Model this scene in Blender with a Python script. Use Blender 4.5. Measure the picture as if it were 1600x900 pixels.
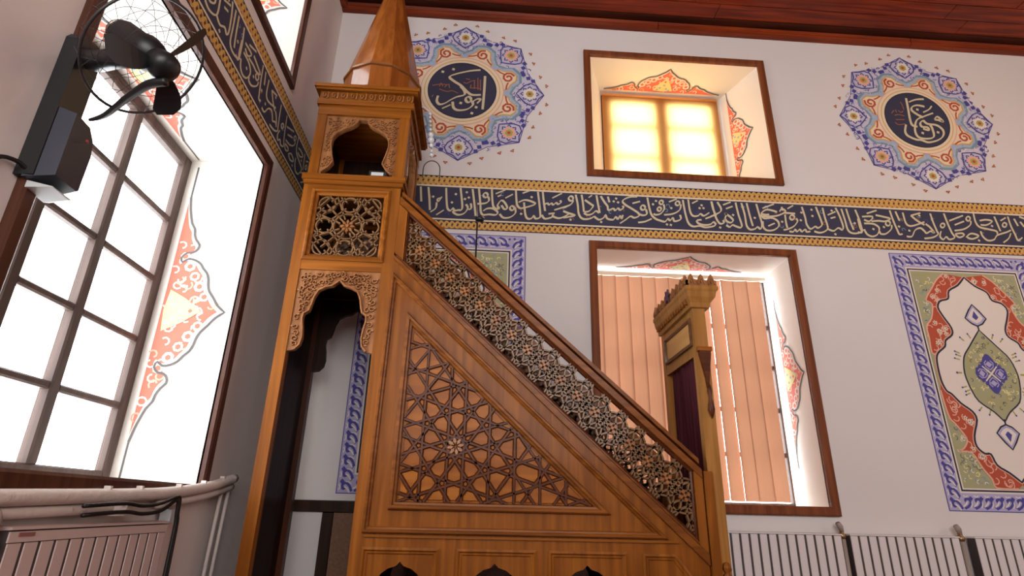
import bpy, bmesh, math, random
from mathutils import Vector, Matrix
from math import sin, cos, pi, radians

for _o in list(bpy.data.objects):
    bpy.data.objects.remove(_o)
SC = bpy.context.scene
COL = SC.collection

# ------------------------------------------------------------------ camera
cam_d = bpy.data.cameras.new('camera')
cam = bpy.data.objects.new('camera', cam_d)
COL.objects.link(cam)
RT = Vector((0.997982, -0.059476, 0.022227))
DN = Vector((0.042198, 0.359729, -0.932102))
FW = Vector((0.047442, 0.931159, 0.361513))
_m = Matrix.Identity(4)
for _i in range(3):
    _m[_i][0], _m[_i][1], _m[_i][2] = RT[_i], -DN[_i], -FW[_i]
_m[2][3] = 0.9
cam.matrix_world = _m
cam_d.sensor_fit = 'HORIZONTAL'
cam_d.sensor_width = 36.0
cam_d.lens = 894.28 * 36.0 / 1600.0
cam_d.clip_start = 0.02
SC.camera = cam

# ------------------------------------------------------------------ sky, exposure, lights
SC.view_settings.view_transform = 'Standard'
SC.view_settings.look = 'None'
SC.view_settings.gamma = 1.0
SC.view_settings.use_curve_mapping = False
SC.view_settings.exposure = 0.0
wd = bpy.data.worlds.new('overcast_sky')
SC.world = wd
wd.use_nodes = True
wd.node_tree.nodes['Background'].inputs['Color'].default_value = (0.93, 0.97, 1.0, 1)
wd.node_tree.nodes['Background'].inputs['Strength'].default_value = 9.5
SC.cycles.max_bounces = 10
SC.cycles.diffuse_bounces = 5
SC.cycles.transparent_max_bounces = 12
SC.cycles.sample_clamp_indirect = 6.0


def area(name, loc, aim, sx, sy, power, color, portal=False):
    l = bpy.data.lights.new(name, 'AREA')
    l.shape = 'RECTANGLE'
    l.size, l.size_y = sx, sy
    l.energy = power
    l.color = color
    o = bpy.data.objects.new(name, l)
    COL.objects.link(o)
    o.location = loc
    o.rotation_euler = (Vector(aim) - Vector(loc)).to_track_quat('-Z', 'Y').to_euler()
    if portal:
        l.cycles.is_portal = True
    return o


# daylight from the windows of the hall behind the camera
area('rear_window_light', (0.4, -3.3, 3.0), (0.8, 4, 2.4), 4.4, 2.6, 270, (1.0, 0.98, 0.97))
area('side_fill_light', (6.8, 0.6, 2.8), (2, 4.2, 2.2), 3.4, 2.4, 66, (1.0, 0.92, 0.86))  # fill light added on the right to brighten the left wall
# warm chandelier hanging in the hall, out of frame on the right
_p = bpy.data.lights.new('chandelier_light', 'POINT')
_p.energy = 34
_p.color = (1.0, 0.60, 0.30)
_p.shadow_soft_size = 0.25
_po = bpy.data.objects.new('chandelier_light', _p)
COL.objects.link(_po)
_po.location = (4.6, 2.0, 3.9)
# sampling portals in the four window openings
area('portal_left_low', (-2.02, 2.5, 1.9), (0, 2.5, 1.9), 1.4, 2.0, 1, (1, 1, 1), True)
area('portal_left_high', (-2.02, 2.5, 4.3), (0, 2.5, 4.3), 1.4, 1.2, 1, (1, 1, 1), True)
area('portal_back_low', (1.7, 4.78, 1.9), (1.7, 0, 1.9), 1.4, 2.0, 1, (1, 1, 1), True)
area('portal_back_high', (1.7, 4.78, 4.25), (1.7, 0, 4.25), 1.4, 1.2, 1, (1, 1, 1), True)

# ------------------------------------------------------------------ materials


def lin(c):
    return tuple((v / 12.92 if v <= 0.04045 else ((v + 0.055) / 1.055) ** 2.4) for v in (x / 255.0 for x in c)) + (1.0,)


_mats = {}


def mat(name, rgb, rough=0.6, metal=0.0, vary=0.0, vscale=3.0, bump=0.0, bscale=40.0, coat=0.0, spec=0.5):
    if name in _mats:
        return _mats[name]
    m = bpy.data.materials.new(name)
    m.use_nodes = True
    nt = m.node_tree
    b = nt.nodes['Principled BSDF']
    b.inputs['Base Color'].default_value = lin(rgb)
    b.inputs['Roughness'].default_value = rough
    b.inputs['Metallic'].default_value = metal
    b.inputs['Coat Weight'].default_value = coat
    b.inputs['Coat Roughness'].default_value = 0.08
    b.inputs['Specular IOR Level'].default_value = spec
    if vary or bump:
        tc = nt.nodes.new('ShaderNodeTexCoord')
    if vary:
        n = nt.nodes.new('ShaderNodeTexNoise')
        n.inputs['Scale'].default_value = vscale
        n.inputs['Detail'].default_value = 5
        nt.links.new(tc.outputs['Object'], n.inputs['Vector'])
        mx = nt.nodes.new('ShaderNodeMix')
        mx.data_type = 'RGBA'
        c = lin(rgb)
        mx.inputs['A'].default_value = tuple(v * (1 - vary) for v in c[:3]) + (1,)
        mx.inputs['B'].default_value = tuple(min(1, v * (1 + vary)) for v in c[:3]) + (1,)
        nt.links.new(n.outputs['Fac'], mx.inputs['Factor'])
        nt.links.new(mx.outputs['Result'], b.inputs['Base Color'])
    if bump:
        n2 = nt.nodes.new('ShaderNodeTexNoise')
        n2.inputs['Scale'].default_value = bscale
        n2.inputs['Detail'].default_value = 3
        nt.links.new(tc.outputs['Object'], n2.inputs['Vector'])
        bp = nt.nodes.new('ShaderNodeBump')
        bp.inputs['Strength'].default_value = bump
        bp.inputs['Distance'].default_value = 0.01
        nt.links.new(n2.outputs['Fac'], bp.inputs['Height'])
        nt.links.new(bp.outputs['Normal'], b.inputs['Normal'])
    _mats[name] = m
    return m


def wood(name, light, dark, axis='z', rough=0.38, coat=0.25, scale=1.0, tilt=0.0):
    """streaky grain running along one axis of the object"""
    if name in _mats:
        return _mats[name]
    m = bpy.data.materials.new(name)
    m.use_nodes = True
    nt = m.node_tree
    b = nt.nodes['Principled BSDF']
    b.inputs['Roughness'].default_value = rough
    b.inputs['Coat Weight'].default_value = coat
    b.inputs['Coat Roughness'].default_value = 0.10
    b.inputs['Specular IOR Level'].default_value = 0.12
    tc = nt.nodes.new('ShaderNodeTexCoord')
    mp = nt.nodes.new('ShaderNodeMapping')
    s = {'x': (1.2, 22, 22), 'y': (22, 1.2, 22), 'z': (22, 22, 1.2)}[axis]
    mp.inputs['Scale'].default_value = tuple(v * scale for v in s)
    mp.inputs['Rotation'].default_value = (0, tilt, 0)
    mp.vector_type = 'POINT'
    nt.links.new(tc.outputs['Object'], mp.inputs['Vector'])
    n = nt.nodes.new('ShaderNodeTexNoise')
    n.inputs['Scale'].default_value = 1.0
    n.inputs['Detail'].default_value = 6
    n.inputs['Distortion'].default_value = 0.7
    nt.links.new(mp.outputs['Vector'], n.inputs['Vector'])
    n3 = nt.nodes.new('ShaderNodeTexNoise')
    n3.inputs['Scale'].default_value = 2.3
    nt.links.new(tc.outputs['Object'], n3.inputs['Vector'])
    ad = nt.nodes.new('ShaderNodeMath')
    ad.operation = 'MULTIPLY_ADD'
    ad.inputs[1].default_value = 0.125
    nt.links.new(n3.outputs['Fac'], ad.inputs[0])
    sc = nt.nodes.new('ShaderNodeMath')
    sc.operation = 'MULTIPLY'
    sc.inputs[1].default_value = 0.65
    nt.links.new(n.outputs['Fac'], sc.inputs[0])
    nt.links.new(sc.outputs[0], ad.inputs[2])
    r = nt.nodes.new('ShaderNodeValToRGB')
    r.color_ramp.elements[0].position = 0.32
    r.color_ramp.elements[0].color = lin(dark)
    r.color_ramp.elements[1].position = 0.66
    r.color_ramp.elements[1].color = lin(light)
    nt.links.new(ad.outputs[0], r.inputs['Fac'])
    nt.links.new(r.outputs['Color'], b.inputs['Base Color'])
    bp = nt.nodes.new('ShaderNodeBump')
    bp.inputs['Strength'].default_value = 0.12
    bp.inputs['Distance'].default_value = 0.004
    nt.links.new(n.outputs['Fac'], bp.inputs['Height'])
    nt.links.new(bp.outputs['Normal'], b.inputs['Normal'])
    _mats[name] = m
    return m


def glassy(name, tint=(1, 1, 1), refl=0.06):
    m = bpy.data.materials.new(name)
    m.use_nodes = True
    nt = m.node_tree
    nt.nodes.remove(nt.nodes['Principled BSDF'])
    t = nt.nodes.new('ShaderNodeBsdfTransparent')
    t.inputs['Color'].default_value = tint + (1,)
    g = nt.nodes.new('ShaderNodeBsdfGlossy')
    g.inputs['Roughness'].default_value = 0.02
    x = nt.nodes.new('ShaderNodeMixShader')
    x.inputs['Fac'].default_value = refl
    nt.links.new(t.outputs[0], x.inputs[1])
    nt.links.new(g.outputs[0], x.inputs[2])
    nt.links.new(x.outputs[0], nt.nodes['Material Output'].inputs['Surface'])
    return m


def fabric(name, rgb, trans_rgb, fac):
    """cloth that lets daylight through: diffuse mixed with translucent"""
    m = bpy.data.materials.new(name)
    m.use_nodes = True
    nt = m.node_tree
    nt.nodes.remove(nt.nodes['Principled BSDF'])
    d = nt.nodes.new('ShaderNodeBsdfDiffuse')
    d.inputs['Color'].default_value = lin(rgb)
    t = nt.nodes.new('ShaderNodeBsdfTranslucent')
    t.inputs['Color'].default_value = lin(trans_rgb)
    x = nt.nodes.new('ShaderNodeMixShader')
    x.inputs['Fac'].default_value = fac
    nt.links.new(d.outputs[0], x.inputs[1])
    nt.links.new(t.outputs[0], x.inputs[2])
    nt.links.new(x.outputs[0], nt.nodes['Material Output'].inputs['Surface'])
    return m


PLASTER = mat('white_plaster', (214, 208, 206), 0.85, vary=0.04, vscale=1.3, bump=0.25, bscale=9)
PLASTER_L = mat('white_plaster_left', (218, 206, 200), 0.85, vary=0.05, vscale=1.6, bump=0.25, bscale=9)
REVEAL = mat('white_reveal_plaster', (234, 228, 220), 0.8, vary=0.02, vscale=2)
HONEY = wood('honey_oak_upright', (164, 98, 30), (114, 62, 14), 'z', coat=0.06)
PALEOAK = wood('pale_gate_oak', (182, 130, 70), (142, 96, 44), 'z', coat=0.06)
HONEY_X = wood('honey_oak_level', (164, 98, 30), (114, 62, 14), 'x', coat=0.06)
HONEY_D = wood('honey_oak_raking', (150, 88, 30), (102, 54, 14), 'x', coat=0.08, tilt=radians(-42))
AMBER = wood('amber_oak_inlay', (172, 104, 34), (130, 71, 18), 'x', scale=0.8, coat=0.06)
STRAP = wood('reddish_strapwork', (104, 54, 28), (72, 34, 16), 'x', rough=0.4, coat=0.08)
FRET = wood('grey_brown_fretwork', (150, 114, 80), (104, 74, 48), 'x', rough=0.42)
CARVE = wood('pale_carved_oak', (180, 128, 82), (130, 82, 46), 'z', rough=0.45)
DARKW = wood('dark_wood_and_inner_shade', (58, 35, 24), (36, 22, 15), 'z', rough=0.5, coat=0.05)  # shade inside the pulpit is put into this colour; panelling is dark wood
CASING = wood('brown_window_casing', (146, 84, 48), (106, 56, 32), 'z', rough=0.4)
CASING_L = wood('shaded_brown_casing', (98, 60, 44), (70, 40, 30), 'z', rough=0.45)  # backlit shade of the left casings is put into this darker brown
SASHW = wood('grey_brown_sash', (106, 88, 80), (78, 64, 60), 'z', rough=0.5, coat=0.1)
CEILW = wood('reddish_ceiling_board', (168, 62, 20), (98, 32, 10), 'x', rough=0.4)
TRIMW = wood('red_brown_cornice', (158, 64, 24), (104, 38, 14), 'x', rough=0.35)
BLACKP = mat('black_plastic', (22, 23, 26), 0.42)
NAVYP = mat('dark_blue_plastic', (30, 34, 52), 0.4)
GREYP = mat('pale_grey_plastic', (196, 200, 200), 0.45)
STEEL = mat('brushed_steel', (150, 140, 132), 0.35, metal=0.9)
RADW = mat('radiator_enamel', (214, 206, 205), 0.4)
RADP = mat('radiator_enamel_pinkish', (206, 184, 178), 0.45, vary=0.03)  # pinker and slightly darker than the back wall enamel
GROOVE = mat('radiator_shadow_gap', (70, 60, 58), 0.8)  # shade between the ribs is painted as this dark body colour
PIPEW = mat('white_pipe_wrap', (212, 200, 192), 0.75, vary=0.06, vscale=12, bump=0.5, bscale=30)
GREYPIPE = mat('grey_pipe_paint', (150, 136, 126), 0.5)
BRASS = mat('brass_valve', (150, 120, 84), 0.35, metal=0.8)
CABLE = mat('black_cable', (20, 18, 18), 0.5)
VELVET = mat('maroon_velvet', (78, 14, 30), 0.85, vary=0.15, vscale=14)
CRYSTAL = mat('clear_crystal', (215, 220, 225), 0.08, spec=1.0)
GLASS = glassy('window_glass')
CARPET = mat('red_carpet', (104, 52, 46), 0.95, vary=0.12, vscale=5)
ROLLER = fabric('orange_roller_cloth', (240, 125, 36), (255, 204, 124), 0.76)
VBLIND = fabric('peach_blind_cloth', (184, 140, 116), (225, 160, 118), 0.08)

# flat paints of the wall decoration
PAINT = {k: mat('paint_' + k, c, 0.75) for k, c in dict(
    ink=(36, 34, 52), navy=(50, 50, 72), indigo=(70, 66, 140), lavender=(172, 164, 198), sky=(160, 174, 196), mist=(194, 188, 206),
    teal=(120, 146, 160), cream=(224, 206, 178), gold=(206, 162, 84), ochre=(178, 130, 58), lettering=(206, 192, 158),
    rust=(176, 74, 46), rose=(222, 168, 146), green=(162, 160, 122), pale=(222, 212, 202), olive=(168, 160, 86),
    maroon=(96, 40, 34), coral=(222, 112, 92), grey=(96, 92, 92), yellow=(226, 214, 150), dim=(150, 92, 62)).items()}

# ------------------------------------------------------------------ mesh helpers


class MB:
    def __init__(s):
        s.v, s.f, s.m = [], [], []

    def add(s, vs, fs, mi=0):
        o = len(s.v)
        s.v += [tuple(v) for v in vs]
        for f in fs:
            s.f.append(tuple(i + o for i in f))
            s.m.append(mi)
        return s

    def box(s, x0, x1, y0, y1, z0, z1, mi=0):
        v = [(x, y, z) for z in (z0, z1) for y in (y0, y1) for x in (x0, x1)]
        return s.add(v, [(0, 2, 3, 1), (4, 5, 7, 6), (0, 1, 5, 4), (2, 6, 7, 3), (0, 4, 6, 2), (1, 3, 7, 5)], mi)

    def prism(s, poly, d0, d1, fn, mi=0, inset=0.0):
        n = len(poly)
        top = offset(poly, inset) if inset else poly
        v = [fn(u, w, d0) for u, w in poly] + [fn(u, w, d1) for u, w in top]
        f = [tuple(range(n))[::-1], tuple(range(n, 2 * n))] + [(i, (i + 1) % n, n + (i + 1) % n, n + i) for i in range(n)]
        return s.add(v, f, mi)

    def frame(s, poly, prof, fn, mi=0):
        """moulding swept round a polygon; prof = (inset, height) steps"""
        n = len(poly)
        rings = [[fn(u, w, h) for u, w in offset(poly, i)] for i, h in prof]
        v = [p for r in rings for p in r]
        f = []
        for k in range(len(prof) - 1):
            for i in range(n):
                j = (i + 1) % n
                f.append((k * n + i, k * n + j, (k + 1) * n + j, (k + 1) * n + i))
        return s.add(v, f, mi)

    def ribbon(s, pts, w, d, fn, mi=0, closed=False, d0=None, nib=None):
        """flat stroke (d0 None) or raised bar of width w following 2D points"""
        n = len(pts)
        if n < 2:
            return s
        L, Rr = [], []
        for i in range(n):
            a = pts[(i - 1) % n] if (closed or i) else pts[0]
            b = pts[(i + 1) % n] if (closed or i < n - 1) else pts[-1]
            dx, dy = b[0] - a[0], b[1] - a[1]
            l = math.hypot(dx, dy) or 1.0
            ww = w / 2
            if nib is not None:
                ww = w / 2 * (0.42 + 0.58 * abs(sin(math.atan2(dy, dx) - nib)))
            nx, ny = -dy / l * ww, dx / l * ww
            L.append((pts[i][0] + nx, pts[i][1] + ny))
            Rr.append((pts[i][0] - nx, pts[i][1] - ny))
        m = n if closed else n - 1
        if d0 is None:
            v = [fn(u, q, d) for u, q in L] + [fn(u, q, d) for u, q in Rr]
            return s.add(v, [(i, (i + 1) % n, n + (i + 1) % n, n + i) for i in range(m)], mi)
        v = [fn(u, q, d0) for u, q in L] + [fn(u, q, d0) for u, q in Rr]
        k = 0.62
        T1 = [((1 + k) / 2 * a[0] + (1 - k) / 2 * b[0], (1 + k) / 2 * a[1] + (1 - k) / 2 * b[1]) for a, b in zip(L, Rr)]
        T2 = [((1 - k) / 2 * a[0] + (1 + k) / 2 * b[0], (1 - k) / 2 * a[1] + (1 + k) / 2 * b[1]) for a, b in zip(L, Rr)]
        v += [fn(u, q, d) for u, q in T1] + [fn(u, q, d) for u, q in T2]
        f = []
        for i in range(m):
            j = (i + 1) % n
            f += [(i, j, 2 * n + j, 2 * n + i), (2 * n + i, 2 * n + j, 3 * n + j, 3 * n + i), (3 * n + i, 3 * n + j, n + j, n + i), (n + i, n + j, j, i)]
        if not closed:
            e = n - 1
            f += [(0, 2 * n, 3 * n, n), (e, n + e, 3 * n + e, 2 * n + e)]
        return s.add(v, f, mi)

    def tube(s, pts, r, n=8, mi=0, closed=False):
        P = [Vector(p) for p in pts]
        N = len(P)
        rr = r if isinstance(r, (list, tuple)) else [r] * N
        ref = None
        v = []
        for i in range(N):
            a = P[(i - 1) % N] if (closed or i) else P[0]
            b = P[(i + 1) % N] if (closed or i < N - 1) else P[-1]
            t = (b - a).normalized()
            if ref is None:
                ref = t.orthogonal().normalized()
            ref = (ref - t * ref.dot(t)).normalized()
            q = t.cross(ref)
            for k in range(n):
                an = 2 * pi * k / n
                v.append(P[i] + (ref * cos(an) + q * sin(an)) * rr[i])
        f = []
        for i in range(N if closed else N - 1):
            j = (i + 1) % N
            for k in range(n):
                l = (k + 1) % n
                f.append((i * n + k, i * n + l, j * n + l, j * n + k))
        if not closed:
            f += [tuple(range(n))[::-1], tuple((N - 1) * n + k for k in range(n))]
        return s.add(v, f, mi)

    def lathe(s, prof, c, n=12, mi=0, ph=0.0, axis=None):
        """rings of (radius, height) about the vertical (or given) axis through c"""
        A = Vector(axis).normalized() if axis else Vector((0, 0, 1))
        X = A.orthogonal().normalized() if axis else Vector((1, 0, 0))
        Y = A.cross(X)
        C = Vector(c)
        v, f = [], []
        for r, z in prof:
            for k in range(n):
                a = ph + 2 * pi * k / n
                v.append(C + A * z + (X * cos(a) + Y * sin(a)) * r)
        for i in range(len(prof) - 1):
            for k in range(n):
                l = (k + 1) % n
                f.append((i * n + k, i * n + l, (i + 1) * n + l, (i + 1) * n + k))
        f += [tuple(range(n))[::-1], tuple((len(prof) - 1) * n + k for k in range(n))]
        return s.add(v, f, mi)


def area2(p):
    return sum(p[i][0] * p[(i + 1) % len(p)][1] - p[(i + 1) % len(p)][0] * p[i][1] for i in range(len(p))) / 2


def offset(poly, d):
    """mitred inward offset"""
    n = len(poly)
    sg = 1 if area2(poly) > 0 else -1
    out = []
    for i in range(n):
        a, b, c = poly[i - 1], poly[i], poly[(i + 1) % n]
        d1 = Vector((b[0] - a[0], b[1] - a[1])).normalized()
        d2 = Vector((c[0] - b[0], c[1] - b[1])).normalized()
        n1 = Vector((-d1.y, d1.x)) * sg
        n2 = Vector((-d2.y, d2.x)) * sg
        k = n1 + n2
        q = 1 + n1.dot(n2)
        k = k / max(q, 0.25)
        out.append((b[0] + k.x * d, b[1] + k.y * d))
    return out


def clip(poly, px, py, nx, ny):
    """keep the side of the line where (p - p0).n >= 0 (convex polygons)"""
    out = []
    m = len(poly)
    for i in range(m):
        a, b = poly[i], poly[(i + 1) % m]
        da = (a[0] - px) * nx + (a[1] - py) * ny
        db = (b[0] - px) * nx + (b[1] - py) * ny
        if da >= 0:
            out.append(a)
        if da * db < 0:
            t = da / (da - db)
            out.append((a[0] + (b[0] - a[0]) * t, a[1] + (b[1] - a[1]) * t))
    return out


def shrink(poly, d):
    """inward offset of a convex polygon that may lose edges"""
    if area2(poly) < 0:
        poly = poly[::-1]
    q = poly
    for i in range(len(poly)):
        a, b = poly[i], poly[(i + 1) % len(poly)]
        l = math.hypot(b[0] - a[0], b[1] - a[1])
        if l < 1e-6:
            continue
        nx, ny = -(b[1] - a[1]) / l, (b[0] - a[0]) / l
        q = clip(q, a[0] + nx * d, a[1] + ny * d, nx, ny)
        if len(q) < 3:
            return []
    return q


def inside(p, poly):
    r = False
    for i in range(len(poly)):
        a, b = poly[i - 1], poly[i]
        if (a[1] > p[1]) != (b[1] > p[1]) and p[0] < (b[0] - a[0]) * (p[1] - a[1]) / (b[1] - a[1]) + a[0]:
            r = not r
    return r


def runs(pts, poly, step=0.012):
    """pieces of a polyline that lie inside a polygon"""
    out, cur = [], []
    for a, b in zip(pts, pts[1:]):
        k = max(1, int(math.hypot(b[0] - a[0], b[1] - a[1]) / step))
        for i in range(k):
            p = (a[0] + (b[0] - a[0]) * i / k, a[1] + (b[1] - a[1]) * i / k)
            if inside(p, poly):
                cur.append(p)
            else:
                if len(cur) > 1:
                    out.append(cur)
                cur = []
    if inside(pts[-1], poly):
        cur.append(pts[-1])
    if len(cur) > 1:
        out.append(cur)
    return out


def cr(pts, k=5, closed=False):
    """Catmull-Rom smoothing"""
    n = len(pts)
    if n < 3:
        return list(pts)
    out = []
    for i in range(n if closed else n - 1):
        p0 = pts[i - 1] if (closed or i) else pts[0]
        p1, p2 = pts[i], pts[(i + 1) % n]
        p3 = pts[(i + 2) % n] if (closed or i < n - 2) else pts[-1]
        for j in range(k):
            t = j / k
            out.append(tuple(0.5 * (2 * p1[c] + (p2[c] - p0[c]) * t + (2 * p0[c] - 5 * p1[c] + 4 * p2[c] - p3[c]) * t * t + (3 * p1[c] - p0[c] - 3 * p2[c] + p3[c]) * t ** 3) for c in range(len(p1))))
    if not closed:
        out.append(tuple(pts[-1]))
    return out


def circ(cx, cy, r, n=20, a0=0.0):
    return [(cx + r * cos(a0 + 2 * pi * i / n), cy + r * sin(a0 + 2 * pi * i / n)) for i in range(n)]


def parse(t):
    return [tuple(float(v) / 1000 for v in p.split(',')) for p in t.split()]


def tag(o, label=None, cat=None, group=None, kind=None):
    for k, v in (('label', label), ('category', cat), ('group', group), ('kind', kind)):
        if v:
            o[k] = v
    return o


def thing(name, label, cat, loc, group=None):
    o = bpy.data.objects.new(name, None)
    o.empty_display_size = 0.1
    COL.objects.link(o)
    o.location = loc
    return tag(o, label, cat, group)


def world_of(o):
    p = Vector((0, 0, 0))
    while o:
        p += o.location
        o = o.parent
    return p


def obj(name, mb, mats, parent=None, smooth=False, label=None, cat=None, group=None, kind=None, base=None):
    """one mesh object from world-space geometry"""
    if not isinstance(mats, (list, tuple)):
        mats = [mats]
    if parent is not None:
        org = world_of(parent)
    elif base is not None:
        org = Vector(base)
    else:
        xs, ys, zs = zip(*mb.v)
        org = Vector(((min(xs) + max(xs)) / 2, (min(ys) + max(ys)) / 2, min(zs)))
    me = bpy.data.meshes.new(name)
    me.from_pydata([(x - org.x, y - org.y, z - org.z) for x, y, z in mb.v], [], mb.f)
    for m in mats:
        me.materials.append(m)
    if len(mats) > 1:
        me.polygons.foreach_set('material_index', mb.m)
    bm = bmesh.new()
    bm.from_mesh(me)
    bmesh.ops.recalc_face_normals(bm, faces=bm.faces)
    bm.to_mesh(me)
    bm.free()
    if smooth:
        me.polygons.foreach_set('use_smooth', [True] * len(me.polygons))
    me.update()
    o = bpy.data.objects.new(name, me)
    COL.objects.link(o)
    if parent is not None:
        o.parent = parent
    else:
        o.location = org
    return tag(o, label, cat, group, kind)


def copy_tree(o, loc=None, parent=None):
    c = o.copy()
    COL.objects.link(c)
    if parent is not None:
        c.parent = parent
    if loc is not None:
        c.location = loc
    for ch in list(o.children):
        copy_tree(ch, None, c)
    return c


def twin(o, name, loc, parent):
    """another piece with the same mesh"""
    c = o.copy()
    COL.objects.link(c)
    c.location = loc
    c.parent = parent
    return c

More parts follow.
